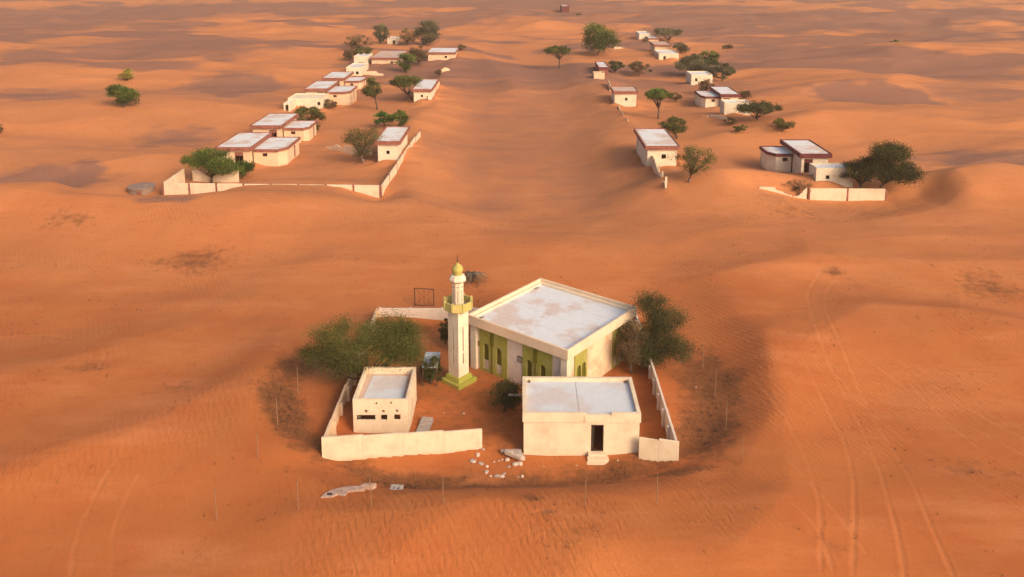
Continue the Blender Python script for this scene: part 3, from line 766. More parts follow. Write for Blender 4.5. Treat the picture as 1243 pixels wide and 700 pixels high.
# ------------------------------------------------------------------ walls
def wall_run(name, label, a, b, h, npan, mat='plaster', t=.18, post=None, pm='plaster', cat='wall', broken=None, skip=(), zt=None, inner_posts=False, side=1):
    a = Vector(a); b = Vector(b); L = (b-a).xy.length; rz = math.atan2(b.y-a.y, b.x-a.x)
    z = min(a.z, b.z) if zt is None else zt-h
    rt = thing(name, label, cat, (a.x, a.y, z), rz); rt['kind'] = 'thing'
    drift(a.x, a.y, L, t, .45 if name == 'compound_wall' else .22, rz) if zt is None else None
    rnd = random.Random(sum(map(ord, label)))
    pw = L/npan
    for k in range(npan):
        if k in skip: continue
        x0, x1 = k*pw+.004, (k+1)*pw-.004
        dz = (a.z-z)*(1-(k+.5)/npan) + (b.z-z)*((k+.5)/npan) if zt is None else 0
        m = MB()
        if broken and k in broken:                # ragged top edge
            n = 9; prof = []
            s0, s1 = broken[k]
            for i in range(n+1):
                f = i/n; prof.append((x0+(x1-x0)*f, max(.15, h*(s0+(s1-s0)*f)+rnd.uniform(-.16, .16))))
            for (xa, za), (xb, zb) in zip(prof[:-1], prof[1:]):
                m.add([(xa,0,-1.5),(xb,0,-1.5),(xb,0,zb+dz),(xa,0,za+dz),(xa,t,-1.5),(xb,t,-1.5),(xb,t,zb+dz),(xa,t,za+dz)],
                      [(0,1,2,3),(7,6,5,4),(3,2,6,7),(4,0,3,7),(1,5,6,2)])
            m.build('wall_panel', mat, rt)
        else:
            m.box(x0, x1, 0, t, -1.8, h+dz+rnd.uniform(-.02, .02)).build('wall_panel', mat, rt, .012)
    if post:
        for k in range(npan+1):
            x = min(max(k*pw, post/2), L-post/2); dz = (a.z-z)*(1-k/npan) + (b.z-z)*(k/npan) if zt is None else 0
            if inner_posts: MB().box(x-post/2, x+post/2, (t+.002 if side > 0 else -.22), (t+.22 if side > 0 else -.002), -1.8, h*.93+dz).build('buttress', pm, rt, .01)
            else: MB().box(x-post/2, x+post/2, -.05, t+.05, -1.8, h+.05+dz).build('pillar', pm, rt, .01)
    return rt
g = gnd
pFL, pFR = g(391, 557), g(585.5, 546.5)
wall_run('yard_wall', 'long low cream yard wall in front of the washroom block', pFL, pFR, 1.68, 4, post=.16, pm='plaster', inner_posts=True)
cBL = Vector((at(457, 391).x, at(466, 391).y, 0))
wall_run('yard_wall', 'cream side yard wall with buttresses left of the washroom block', cBL, pFL+Vector((.02, .22, 0)), 1.45, 9, post=.3, pm='plaster_village', mat='plaster_village', inner_posts=True, broken={4: (.9, .75), 5: (.72, .95)})
pRL, pRR = g(775.0, 558.5), g(823.5, 562)
wall_run('yard_wall', 'short cream yard wall right of the gate room', pRL, pRR, 1.72, 2)
cBR = Vector((at(771, 391).x, cBL.y, 0))
wall_run('yard_wall', 'long pale side yard wall right of the gate room with buttresses', pRR+Vector((-.02, .22, 0)), cBR, 1.5, 10, mat='plaster_pale', post=.3, pm='plaster_pale', inner_posts=True)
pm_ = cBL.lerp(cBR, .33)
wall_run('yard_wall', 'pale back yard wall behind the minaret and left tree', cBL+Vector((.25, 0, 0)), Vector((cBR.x-.25, cBR.y, 0)), 1.5, 8, mat='plaster_pale', post=.22, pm='plaster_pale')

# ------------------------------------------------------------------ village houses
def fascia_roof(rt, pts, z, over, hgt, fm, rm, two=False):
    # pts: plan polygon ccw; roof slab with an overhanging painted fascia and a recessed roof sheet
    n = len(pts); cx = sum(p[0] for p in pts)/n; cy = sum(p[1] for p in pts)/n
    def off(k):
        out = []
        for i in range(n):
            p, a, b = Vector(pts[i]), Vector(pts[i-1]), Vector(pts[(i+1) % n])
            e0 = (p-a).normalized(); e1 = (b-p).normalized()
            n0 = Vector((e0.y, -e0.x)); n1 = Vector((e1.y, -e1.x))
            m = (n0+n1); m = m/max(.3, m.length_squared)*2
            out.append(tuple(p + m*k))
        return out
    o, i = off(over), off(over-.16)
    m = MB(); vs = [(*p, z-hgt) for p in o]+[(*p, z) for p in o]+[(*p, z-hgt) for p in i]+[(*p, z) for p in i]; fs = []
    for k in range(n):
        q = (k+1) % n
        fs += [(k,q,n+q,n+k),(2*n+q,2*n+k,3*n+k,3*n+q),(n+k,n+q,3*n+q,3*n+k),(q,k,2*n+k,2*n+q)]
    m.add(vs, fs).build('fascia', fm, rt)
    ii = off(over-.165)
    sl = MB().poly(ii, z-hgt+.02, z-.14).build('roof_slab', 'plaster_band', rt)
    MB().poly(off(over-.42), z-.138, z-.09).build('roof_sheet', rm, sl)

def base_at(px, py): p = g(px, py); return p
def villa(name, label, fl, fr, yb, h, base, annex=None, side=1, wall='plaster_village', fm='maroon', rm='roof_village', win=(.62, .9), ws='maroon'):
    """main block given by its roof's front corners fl, fr (picture), back edge row yb, height h over the ground at picture point base"""
    z0 = g(*base).z
    A, Bq = at(*fl, z0+h), at(*fr, z0+h)
    y0 = (A.y+Bq.y)/2; x0, x1 = A.x, Bq.x; w = x1-x0
    d = max(4.0, at((fl[0]+fr[0])/2, yb, z0+h).y - y0)
    drift(x0+.45, y0+.45, w-.9, d-.9, 1.0)
    rt = thing(name, label, 'house', (x0, y0, z0))
    o = .45
    X0, X1, Y0, Y1 = o, w-o, o, d-o
    ww = X1-X0
    ha, hb = ww*win[0], ww*win[1]
    zt = h-.70
    fw = block(rt, X0, X1, Y0, Y1, h-.66, wall, front=[(ha, hb, .25, zt-.3)], left=[(1, 2, 1.0, 2.2)] if side < 0 else (), right=[(1, 2, 1.0, 2.2)] if side > 0 and not annex else ())
    frame_part(fw, X0+ha, X0+hb, .25, zt-.3, Y0+.07, ws, w=.09)
    MB().box(X0+ha+.09, X0+hb-.09, Y0+.12, Y0+.16, zt-.95, zt-.39).build('shutter', ws, fw)
    fascia_roof(rt, [(X0,Y0),(X1,Y0),(X1,Y1),(X0,Y1)], h, o, .68, fm, rm)
    if annex:
        af, ab, ah, aw, ch = annex               # front row and back row of the annex roof (picture), height, far-edge column (picture), chamfer
        ay0 = at(fr[0], af, z0+ah).y - y0; ay1 = at(fr[0], ab, z0+ah).y - y0
        ax = at(aw, af, z0+ah).x - x0
        if side > 0: pts = [(X1+.012, ay0+.2), (ax-.2-ch, ay0+.2), (ax-.2, ay0+.2+ch*1.6), (ax-.2, ay1), (X1+.012, ay1)]
        else: pts = [(X0-.012, ay1), (ax+.2, ay1), (ax+.2, ay0+.2+ch*1.6), (ax+.2+ch, ay0+.2), (X0-.012, ay0+.2)]
        n = len(pts)
        for k in range(n):
            a, b = Vector(pts[k]), Vector(pts[(k+1) % n])
            L = (b-a).length; rz = math.atan2((b-a).y, (b-a).x)
            hol = []
            if k == (0 if side > 0 else 3) and L > 1.6: hol = [(L*.40, L*.40+.85, ah-1.35, ah-.75)]
            if k == 2 and side > 0 and L > 3: hol = [(L*.55, L*.55+.9, .1, ah-.8)]
            aw_ = MB().frame((a.x, a.y, 0), rz).wall(L, -1.6, ah-.46, .18, hol).build('annex_wall', wall, rt)
            for hh in hol: frame_part(aw_, hh[0], hh[1], hh[2], hh[3], .06, ws, rz, (a.x, a.y, 0), .06)
        fascia_roof(rt, pts, ah, .24, .48, fm, rm)
    return rt
def hut(name, label, fl, fr, yb, h, base, wall='plaster_white', fascia=None, rm='roof_village', win=None, door=None, over=.42, cat='building', rightwin=False, leftmat=None):
    z0 = g(*base).z
    A, Bq = at(*fl, z0+h), at(*fr, z0+h)
    y0 = (A.y+Bq.y)/2; x0 = A.x; w = Bq.x-A.x
    d = max(2.5, at((fl[0]+fr[0])/2, yb, z0+h).y - y0)
    drift(x0, y0, w, d, .75)
    rt = thing(name, label, cat, (x0, y0, z0))
    o = over if fascia else 0
    X0, X1, Y0, Y1 = o, w-o, o, d-o
    hol = []
    if win: hol.append((win[0]*(X1-X0), win[0]*(X1-X0)+win[1], win[2], win[2]+win[3]))
    if door: hol.append((door[0]*(X1-X0), door[0]*(X1-X0)+door[1], .1, door[2]))
    top = h-.62 if fascia else h
    fw = block(rt, X0, X1, Y0, Y1, top, wall, front=hol, left=[(1.0, 1.8, 1.0, 1.9)] if (Y1-Y0) > 3 else ())
    for q in hol: frame_part(fw, X0+q[0], X0+q[1], q[2], q[3], Y0+.06, 'dark_wood', w=.05, mull=False)
    if fascia: fascia_roof(rt, [(X0,Y0),(X1,Y0),(X1,Y1),(X0,Y1)], h, o, .64, fascia, rm)
    else:
        MB().box(X0+.225, X1-.225, Y0+.225, Y1-.225, h-.5, h-.25).build('roof_slab', rm, rt)
    return rt

# left side of the street, outer row
villa('villa', 'peach house with maroon roof edge behind the front left acacia', (262, 177.5), (303, 179.5), 160, 3.9, (285, 205),
      annex=(181, 166, 3.1, 346, 1.2), win=(.52, .80))
villa('villa', 'peach house with maroon roof edge, second in the outer left row', (303.5, 151.5), (341, 152.5), 137, 4.1, (330, 181),
      annex=(155, 146, 3.2, 374, .8), win=(.60, .88))
hut('utility_block', 'cream utility block with maroon shutter behind the olive bush, left row', (349, 119), (391, 119), 113, 2.7, (365, 137), win=(.86, .7, 1.0, .8), rm='plaster_white')
hut('meter_hut', 'tiny cream hut with maroon door beside the utility block, left row', (344, 125), (353, 125), 121, 2.0, (348, 136), door=(.25, .7, 1.6), cat='hut')
villa('villa', 'peach house with pale roof, third in the outer left row', (369.5, 106.5), (397, 108), 97.5, 3.9, (385, 129),
      annex=(111.5, 104, 3.1, 424, 1.2), win=(.55, .82), rm='roof_village')
villa('villa', 'low sand drifted house with pale roof, fourth in the outer left row', (391, 93.5), (417.5, 95), 86.5, 3.0, (404, 105),
      annex=(98, 93, 2.0, 439, .6), win=(.5, .8), rm='roof_village')
hut('utility_block', 'cream utility block with one dark window among far left houses', (420, 81.5), (439.5, 81.5), 76, 3.2, (430, 95), win=(.60, .9, 1.0, .9))
hut('utility_block', 'upright pale cube hut beside the sand roofed far left house', (429.5, 68), (446.5, 68), 64, 3.2, (438, 81), win=None)
hut('house', 'far left house with sand covered reddish flat roof', (449.5, 69.5), (485, 70), 61, 3.0, (467, 83), wall='plaster_village', fascia='maroon', rm='roof_sandy', cat='house', win=(.7, .8, .9, .8))
hut('hut', 'small pale far hut between the round tree and grey tree', (470, 46.5), (482, 46.5), 44, 2.6, (476, 54.5), cat='hut', door=(.55, 1.0, 1.8))
# left side, by the street
hut('street_house', 'cream house with pale roof nearest on the left street side', (455, 170.5), (485.5, 172), 153, 3.9, (468, 198), wall='plaster_white', fascia='maroon', win=(.42, .55, 1.5, .6), over=.48, cat='house')
hut('street_house', 'cream house half hidden by an umbrella tree on the left street side', (499, 108.5), (525, 107.5), 95.5, 3.6, (510, 127), wall='plaster_white', fascia='maroon', win=(.42, .55, 1.5, .6), over=.48, cat='house')
hut('street_house', 'farthest cream house with white roof on the left street side', (517.5, 63.5), (553.5, 63), 57.5, 3.2, (535, 76), wall='plaster_village', fascia='maroon', win=(.62, .8, 1.2, .7), cat='house')
# right side, by the street
hut('street_house', 'white roofed house with maroon edge nearest on the right street side', (784, 178), (825, 176), 155.5, 3.9, (805, 200), wall='plaster_white', fascia='maroon', win=(.48, .75, 1.6, .75), over=.48, cat='house', rm='roof_village')
hut('street_house', 'cream house with reddish sandy roof, second on the right street side', (744.5, 110.5), (775, 110.5), 104.5, 3.9, (760, 130), wall='plaster_white', fascia='maroon', win=(.48, .6, 1.5, .7), cat='house', rm='roof_sandy')
hut('hut', 'small far hut with pale roof beside a dark bush on the right street side', (726.5, 81), (739.5, 81.5), 74.5, 2.6, (733, 90), wall='maroon', fascia='maroon_dark', cat='hut', rm='roof_village', over=.2)
hut('ruin', 'low ruined cream stub wall on the right street side far back', (721, 88.5), (734, 88.5), 86.5, 1.9, (728, 95), cat='ruin', wall='plaster_village', rm='roof_sandy')
# right side, outer row
villa('villa', 'cream house with dark maroon roof edge behind the front right wall', (970, 185.5), (1012, 187.5), 169, 4.1, (985, 213),
      annex=(186.5, 177.5, 3.0, 934, 1.0), side=-1, win=(.10, .42), fm='maroon_dark', ws='maroon_dark', wall='plaster_white')
hut('utility_block', 'cream utility block with one dark window behind the front right wall', (991, 203.5), (1037, 204), 197.5, 3.2, (1000, 230), win=(.26, .55, 1.45, .6))
villa('villa', 'cream house with pale roof above the dark flat bush, right outer row', (875, 114.5), (899, 114), 104.5, 3.6, (885, 129),
      annex=(117, 110, 2.8, 852, .8), side=-1, win=(.10, .5), fm='maroon_dark', wall='plaster_white')
hut('utility_block', 'cream utility block with greenish stain beside the dark flat bush', (880, 124.5), (912, 124), 120.5, 2.8, (890, 141), win=None)
hut('utility_block', 'cream utility block with one window below the big tree pair, right row', (839.5, 90.5), (865, 90.5), 86, 3.0, (850, 106), win=(.18, .6, 1.1, .9))
hut('utility_block', 'white utility block with dark doorway, far right row', (800, 64.5), (824, 64.5), 60, 3.0, (812, 78), door=(.22, .9, 2.0))
hut('house', 'far right house with reddish roof behind the white utility block', (794, 54), (815, 54), 50, 3.0, (803, 65), wall='plaster_village', fascia='maroon', rm='roof_sandy', cat='house')
hut('hut', 'farthest white hut on the right below a flat dark tree', (776, 40.5), (790, 40.5), 37.5, 2.8, (783, 48), cat='hut')
hut('shed', 'low far shed with pinkish roof beside the farthest white hut', (787, 46), (800, 46), 42.5, 2.0, (793, 50.5), wall='plaster_village', fascia='maroon', rm='roof_village', cat='shed', over=.2)

# ------------------------------------------------------------------ village walls
VZ = lambda a, h: g(*a).z + h
a0, a1 = at(197.5, 238, .7), at(463, 241, .7)
zL = zof(198, 222.0, a0.y)
wall_run('compound_wall', 'cream compound wall half buried in sand, front of the left village', Vector((a0.x, a0.y, 0)), Vector((a1.x, a1.y, 0)), 2.15, 8, post=.28, pm='maroon', zt=zL)
b1 = at(222, 205, zL)
wall_run('compound_wall', 'short cream side wall at the left end of the buried front wall', Vector((b1.x, b1.y, 0)), Vector((a0.x+.05, a0.y+.25, 0)), 2.15, 2, zt=zL, post=.28, pm='plaster')
b2, b3 = g(467, 236), g(498, 165)
wall_run('compound_wall', 'cream street wall beside the nearest left street house', Vector((a1.x-.05, a1.y+.3, 0)), Vector((a1.x+.9, g(500, 163).y, 0)), 1.75, 6, zt=zL-.3, pm='maroon', post=.3, broken={5: (.9, .7)})
y1 = g(412, 180)
wall_run('compound_wall', 'low broken cream yard wall under the sparse acacia on the left', g(396, 181), g(452, 189), 1.25, 5, mat='plaster_village', broken={0: (.25, .7), 1: (.9, .5)}, skip=())
wall_run('compound_wall', 'cream boundary stub beside the house with the umbrella tree', g(519, 124), g(534, 105), 1.5, 3, mat='plaster_village', post=.3, pm='maroon', broken={0: (.4, .9)})
wall_run('compound_wall', 'short cream stub wall on the sand below the farthest left street house', g(536, 88), g(546, 86), 1.5, 2, mat='plaster_village', broken={0: (.6, .9), 1: (.9, .4)})
wall_run('compound_wall', 'cream boundary wall running from the first annex to the right', g(345, 183), g(366, 174), 1.3, 3, mat='plaster_village', broken={2: (.9, .3)})
wall_run('compound_wall', 'low cream boundary wall below the far left utility blocks', g(440, 93), g(466, 92), 1.4, 3, mat='plaster_village', broken={2: (.8, .3)})
wall_run('yard_enclosure', 'cream enclosure wall under the front left acacia', g(234, 220), g(290, 221), 2.0, 4, mat='plaster')
# right village
r0, r1 = at(981, 243, .7), at(1076, 243.5, .7)
zR = zof(1000, 228.5, r0.y)
wall_run('compound_wall', 'cream compound wall of two panels, front of the right village', Vector((r0.x, r0.y, 0)), Vector((r1.x, r1.y, 0)), 2.05, 2, post=.24, pm='maroon', zt=zR)
q0 = at(924, 229.5, zR)
wall_run('compound_wall', 'crumbling cream wall sinking into sand, front of the right village', Vector((q0.x, r0.y+.4, 0)), Vector((r0.x-.25, r0.y+.05, 0)), 2.0, 6, zt=zR+.1, broken={2: (.85, .65), 3: (.62, .35), 4: (.30, .35), 5: (.4, 1.0)}, post=None)
wall_run('compound_wall', 'street wall with pale pillars along the nearest right street house', g(809, 231), g(782, 186), 2.0, 7, mat='plaster_village', post=.34, pm='plaster_white', broken={0: (.5, .3), 1: (.4, .6), 2: (.5, .8)})
wall_run('compound_wall', 'broken stubs of street wall between the two right street houses', g(763, 149), g(751, 132), 1.0, 4, mat='plaster_village', broken={0: (.5, .2), 1: (.1, .3), 2: (.6, .3), 3: (.3, .8)})
wall_run('compound_wall', 'low cream wall corner beside the sandy roofed right street house', g(741, 111), g(738, 103), 1.8, 2, mat='plaster_village')
wall_run('compound_wall', 'pale low wall lying left of the green stained utility block', g(853, 142), g(881, 146), .8, 3, mat='plaster', broken={0: (.1, .6)})
wall_run('compound_wall', 'pale low wall on the sand below the big far green tree', g(745, 60), g(760, 59), 1.0, 2, mat='plaster_village', broken={1: (.8, .3)})
wall_run('compound_wall', 'cream wall piece left of the big far green tree', g(704, 64), g(730, 63), 1.2, 3, mat='plaster_village', broken={0: (.8, .4), 2: (.5, .8)})

build_ground()

# ------------------------------------------------------------------ trees and shrubs
def leaf_mesh(name, centres, sizes, tints, mat, parent, rs, up=.35):
    n = len(centres)
    d = rs.normal(size=(n,3)); d[:,2] += up; d /= np.linalg.norm(d, axis=1)[:,None]
    a = np.cross(d, rs.normal(size=(n,3))); a /= np.linalg.norm(a, axis=1)[:,None]; b = np.cross(d, a)
    asp = rs.uniform(.35, .7, n)[:,None]
    s = sizes[:,None]
    v = np.stack([centres-a*s, centres-b*s*asp+d*s*.12, centres+a*s, centres+b*s*asp+d*s*.12], 1).reshape(-1,3).astype(np.float32)
    me = bpy.data.meshes.new(name)
    me.vertices.add(4*n); me.vertices.foreach_set('co', v.ravel())
    me.loops.add(4*n); me.loops.foreach_set('vertex_index', np.arange(4*n, dtype=np.int32))
    me.polygons.add(n); me.polygons.foreach_set('loop_start', np.arange(0, 4*n, 4, dtype=np.int32))
    me.update(calc_edges=True)
    at_ = me.attributes.new('tint', 'FLOAT', 'POINT'); at_.data.foreach_set('value', np.repeat(tints, 4).astype(np.float32))
    me.materials.append(MATS[mat])
    o = bpy.data.objects.new(name, me); COL.objects.link(o); o.parent = parent
    return o
TREE_N = [0]
def tree(name, label, base, box, leaf, style='dome', dens=1.0, bark='bark', cat='tree', depth=1.0, lobes=None, group=None, stems=1):
    """base: picture point of the foot; box: (left, right, top, bottom) of the crown in the picture"""
    TREE_N[0] += 1; rs = np.random.RandomState(100+TREE_N[0]); rnd = random.Random(TREE_N[0])
    p = g(*base); s = mpp(p)
    l, r, t, b = box
    dep = math.atan2(CAM_H-p.z, p.y)
    rx = (r-l)/2*s; cx = ((l+r)/2-base[0])*s
    ry = rx*depth
    # picture rows -> heights, allowing for the crown's depth seen from above
    hpx = (b-t)*s
    k = math.sin(dep)
    rzz = max(.32*rx if style == 'umbrella' else .45*rx, math.sqrt(max((hpx/2)**2-(ry*k)**2, .02))/math.cos(dep))
    cz = (base[1]-(t+b)/2)*s/math.cos(dep)
    cz = max(cz, rzz*.72)
    rt = thing(name, label, cat, tuple(p), 0, group)
    area = math.pi/4*(r-l)*(b-t)
    ncl = int(np.clip(area/22, 22, 200))
    cs = []
    lb = []
    for (l2, r2, t2, b2) in (lobes or []):
        hx2 = (r2-l2)/2*s; hz2 = max(.3*hx2, (b2-t2)/2*s*.8)
        lb.append((((l2+r2)/2-base[0])*s, max((base[1]-(t2+b2)/2)*s/math.cos(dep), hz2*.8), hx2, hz2, rnd.uniform(-.3, .3)*ry, (r2-l2)*(b2-t2)))
    while lb and len(cs) < ncl:
        x_, z_, hx2, hz2, oy_, _ = rnd.choices(lb, [q[5] for q in lb])[0]
        q = rs.normal(size=3); q *= rs.uniform(.3, 1)**.5/np.linalg.norm(q)
        if q[2] < -.7: continue
        cs.append(q*np.array([hx2*.85, hx2*.8, hz2*.85])+np.array([x_, oy_, z_]))
    while len(cs) < ncl:
        q = rs.uniform(-1, 1, 3); rr = np.linalg.norm(q)
        if rr > 1 or rr < (.25 if style != 'sparse' else .2): continue
        if style == 'umbrella' and q[2] < -.15+.3*rr: continue
        if style == 'dome' and q[2] < -.55: continue
        wob = 1 + .13*math.sin(3*math.atan2(q[1], q[0])+TREE_N[0]) + .10*math.sin(5*math.atan2(q[1], q[0])+q[2]*3+2*TREE_N[0])
        cs.append(q*np.array([rx*.88*wob, ry*.88*wob, rzz*.88]) + np.array([cx, 0, cz]))
    cs = np.array(cs)
    crad = .36*min(rx, max(rzz, .55*rx))*rs.uniform(.6, 1.25, ncl)
    cov = {'sparse': 2.0, 'umbrella': 5.0, 'dome': 5.0, 'round': 5.0}[style]
    nl = int(np.clip(area*cov*dens*(1.5 if area < 3000 else 2.4), 500, 75000))
    ci = rs.randint(0, ncl, nl)
    g3 = rs.normal(size=(nl,3)); g3 /= np.linalg.norm(g3, axis=1)[:,None]
    rad = rs.uniform(0, 1, nl)**.55*rs.choice([1.0, 1.0, 1.35], nl)
    pos = cs[ci] + g3*(crad[ci]*rad)[:,None]*np.array([1.15, 1.15, .75])
    pos[:,2] = np.maximum(pos[:,2], .04)
    size = s*rs.uniform(.7, 1.6, nl)*(.62 if area > 3000 else .68)
    if style == 'sparse': size *= .8
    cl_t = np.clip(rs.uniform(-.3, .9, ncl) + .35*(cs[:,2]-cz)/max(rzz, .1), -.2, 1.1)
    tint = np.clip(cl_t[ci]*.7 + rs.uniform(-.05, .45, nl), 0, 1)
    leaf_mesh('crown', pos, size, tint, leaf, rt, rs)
    # trunk and limbs
    m = MB(); tr = max(.06, .030*(cz+rzz)*(1.4 if style in ('umbrella', 'dome') else 1.0))
    tr = min(tr, .22)
    fork = max(.25, (cz-rzz)*.9 if style in ('round', 'umbrella') else cz*.35)
    for st in range(stems):
        ox, oy = (0, 0) if stems == 1 else (rnd.uniform(-.25, .25)*rx, rnd.uniform(-.25, .25)*ry)
        lean = (cx*.5+rnd.uniform(-.1, .1)*rx, rnd.uniform(-.1, .1)*ry)
        top = (ox+lean[0], oy+lean[1], fork)
        m.tube([(ox, oy, -.6), (ox+lean[0]*.2, oy+lean[1]*.2, fork*.4), top], [tr*1.25, tr, tr*.8], 7)
        order = rs.permutation(ncl)[:min(ncl, 26 if style == 'sparse' else 14)]
        for j in order:
            c = Vector(cs[j]); mid = Vector(top).lerp(c, .5)+Vector((rnd.uniform(-.1,.1)*rx, rnd.uniform(-.1,.1)*ry, rnd.uniform(-.05,.12)*rzz))
            m.tube([top, tuple(mid), tuple(c)], [tr*.55, tr*.34, tr*.12], 5)
            if style in ('sparse',):
                for q in range(3):
                    e = c+Vector((rnd.uniform(-.25,.25)*rx, rnd.uniform(-.25,.25)*ry, rnd.uniform(-.1,.25)*rzz))
                    m.tube([tuple(mid.lerp(c, .5)), tuple(e)], [tr*.18, tr*.06], 4)
    m.build('trunk', bark, rt, smooth=True)
    return rt

tree('acacia_tree', 'large spreading olive acacia behind the washroom block', (442, 476), (367, 517, 386, 472), 'leaf_olive', 'dome', 1.25, depth=.8, lobes=[(384,470,386,428),(436,512,390,434),(440,516,398,444),(367,425,408,446),(405,480,414,448),(470,514,414,448),(396,450,428,464)])
tree('acacia_tree', 'dark tangled acacia behind the right corner of the mosque', (788, 446), (766, 838, 360, 446), 'leaf_dark', 'dome', .8, depth=.85, lobes=[(772,810,361,392),(784,832,374,412),(798,838,398,440),(768,806,402,446),(776,822,388,430),(752,784,392,430)])
tree('shrub', 'bare brown shrub in front of the mosque wall below the right tree', (766, 453), (744, 788, 390, 448), 'leaf_brown', 'sparse', 1.6, cat='shrub')
tree('shrub', 'dark green shrub between washroom block and minaret', (523, 466), (508, 539, 434, 466), 'leaf_dark', 'dome', 1.2, cat='shrub')
tree('shrub', 'dark shrub left of the gate room', (612, 499), (593, 634, 460, 500), 'leaf_dark', 'dome', 1.0, cat='shrub')
tree('shrub', 'narrow dark shrub behind the minaret', (541, 418), (533, 549, 386, 418), 'leaf_dark', 'round', 1.0, cat='shrub')
# left village
tree('acacia_tree', 'green acacia inside the front left compound wall', (257, 222), (222, 292, 180, 216), 'leaf_green', 'umbrella', 1.0, depth=.8, lobes=[(224,262,182,204),(250,292,186,214),(236,280,180,200)])
tree('shrub', 'round green shrub right of the front left acacia', (295, 217), (279, 309, 193, 215), 'leaf_green', 'round', 1.1, cat='shrub')
tree('shrub', 'olive shrub in front of the left utility block', (374, 149), (354, 397, 128, 149), 'leaf_olive', 'dome', 1.0, cat='shrub')
tree('shrub', 'small olive shrub beside the second left house annex', (380, 160), (372, 389, 146, 161), 'leaf_olive', 'dome', 1.0, cat='shrub')
tree('shrub', 'low brown shrub by the third left house', (397, 131), (386, 412, 121, 132), 'leaf_brown', 'dome', .8, cat='shrub')
tree('tree', 'round tree on a thin stem in the left village', (458, 133), (441, 466, 94, 118), 'leaf_olive', 'round', 1.2)
tree('acacia_tree', 'umbrella tree beside the second left street house', (500, 120), (472, 514, 90, 115), 'leaf_olive', 'umbrella', 1.1)
tree('shrub', 'bright green bush behind the nearest left street house, left half', (468, 153), (452, 480, 134, 153), 'leaf_bright', 'dome', 1.3, cat='shrub')
tree('shrub', 'upright green bush behind the nearest left street house, right half', (489, 155), (478, 497, 131, 155), 'leaf_green', 'round', 1.2, cat='shrub')
tree('acacia_tree', 'sparse grey acacia left of the nearest left street house', (441, 198), (414, 466, 150, 190), 'leaf_olive', 'sparse', 1.2, 'bark_grey', lobes=[(414,446,152,180),(436,468,150,184),(424,456,168,194)])
tree('tree', 'round dark green tree in the far left village', (493, 88), (482, 504, 62, 86), 'leaf_green', 'round', 1.2)
tree('shrub', 'brown shrub left of the farthest left street house', (510, 81), (498, 520, 54, 81), 'leaf_brown', 'dome', 1.0, cat='shrub')
tree('tree', 'large grey green tree at the far end of the left village', (515, 55), (500, 533, 21, 54), 'leaf_grey', 'round', 1.1, lobes=[(508,533,21,46),(500,524,30,55),(512,533,32,56)])
tree('shrub', 'thin grey shrub left of the large far left tree', (494, 55), (484, 505, 33, 55), 'leaf_brown', 'sparse', 1.6, cat='shrub')
tree('tree', 'round green tree at the far left village edge', (462, 53), (452, 473, 27, 52), 'leaf_grey', 'round', 1.2)
tree('shrub', 'sparse brown shrub group left of the far left houses', (436, 62), (418, 455, 41, 62), 'leaf_brown', 'sparse', 1.8, cat='shrub')
tree('shrub', 'olive brown shrub behind the upright cube hut', (440, 71), (427, 456, 55, 71), 'leaf_olive', 'dome', .8, cat='shrub')
tree('shrub', 'dark brown shrub left of the upright cube hut', (424, 74), (417, 432, 58, 74), 'leaf_brown', 'dome', .8, cat='shrub')
tree('shrub', 'tiny dark shrub right of the farthest left street house', (559, 61), (552, 567, 53.5, 61), 'leaf_brown', 'dome', .9, cat='shrub')
tree('shrub', 'small brown shrub beside the short stub wall, left street side', (533, 93), (527, 539, 83, 92), 'leaf_brown', 'dome', .9, cat='shrub')
tree('tree', 'lone dark green bushy tree on the open sand at left', (150, 130), (130, 171, 99, 129), 'leaf_green', 'dome', 1.2, lobes=[(130,158,100,120),(142,171,104,122),(138,166,110,130)])
tree('tree', 'small yellow green tree above the lone tree at left', (154, 98), (145, 163, 82, 97), 'leaf_yellow', 'round', 1.0)
tree('shrub', 'dark shrub at the far left picture edge', (1, 162), (-7, 5, 150, 161), 'leaf_brown', 'dome', .9, cat='shrub')
# right village
tree('acacia_tree', 'flat topped umbrella acacia alone in the middle distance', (679, 83), (658, 699, 55, 71), 'leaf_olive', 'umbrella', 1.1, 'bark')
tree('tree', 'big bright green tree at the far end of the right village', (725, 68), (706, 753, 25, 65), 'leaf_green', 'dome', 1.2, lobes=[(706,734,25,50),(718,753,34,60),(708,738,40,66)])
tree('shrub', 'dark bush beside the small far hut, right street side', (747, 89), (737, 758, 73, 88), 'leaf_dark', 'dome', 1.1, cat='shrub')
tree('shrub', 'wide brown shrub right of the small far hut', (776, 92), (760, 793, 74, 91), 'leaf_brown', 'dome', .8, cat='shrub')
tree('tree', 'flat dark tree behind the farthest white hut', (812, 51), (788, 832, 33, 49), 'leaf_grey', 'umbrella', 1.1)
tree('shrub', 'grey green shrub right of the far reddish roof', (827, 65), (815, 838, 51, 65), 'leaf_grey', 'dome', 1.1, cat='shrub')
tree('acacia_tree', 'dark grey spreading tree right of the white utility block', (843, 92), (817, 866, 65, 91), 'leaf_grey', 'dome', 1.2)
tree('acacia_tree', 'green topped tree at the back of the big tree pair, right row', (858, 86), (841, 876, 61, 84), 'leaf_green', 'dome', 1.1)
tree('acacia_tree', 'dark spreading tree at the right of the big tree pair', (876, 100), (856, 896, 76, 99), 'leaf_grey', 'dome', 1.2)
tree('shrub', 'brown shrub in front of the right row utility block', (857, 115), (847, 868, 96, 114), 'leaf_brown', 'dome', .9, cat='shrub')
tree('shrub', 'small brown shrub right of the pale roofed right house', (903, 121), (897, 912, 108, 121), 'leaf_brown', 'dome', .8, cat='shrub')
tree('acacia_tree', 'bright green acacia with slim trunk behind the nearest right street house', (799, 144), (780, 820, 106, 131), 'leaf_green', 'umbrella', 1.25)
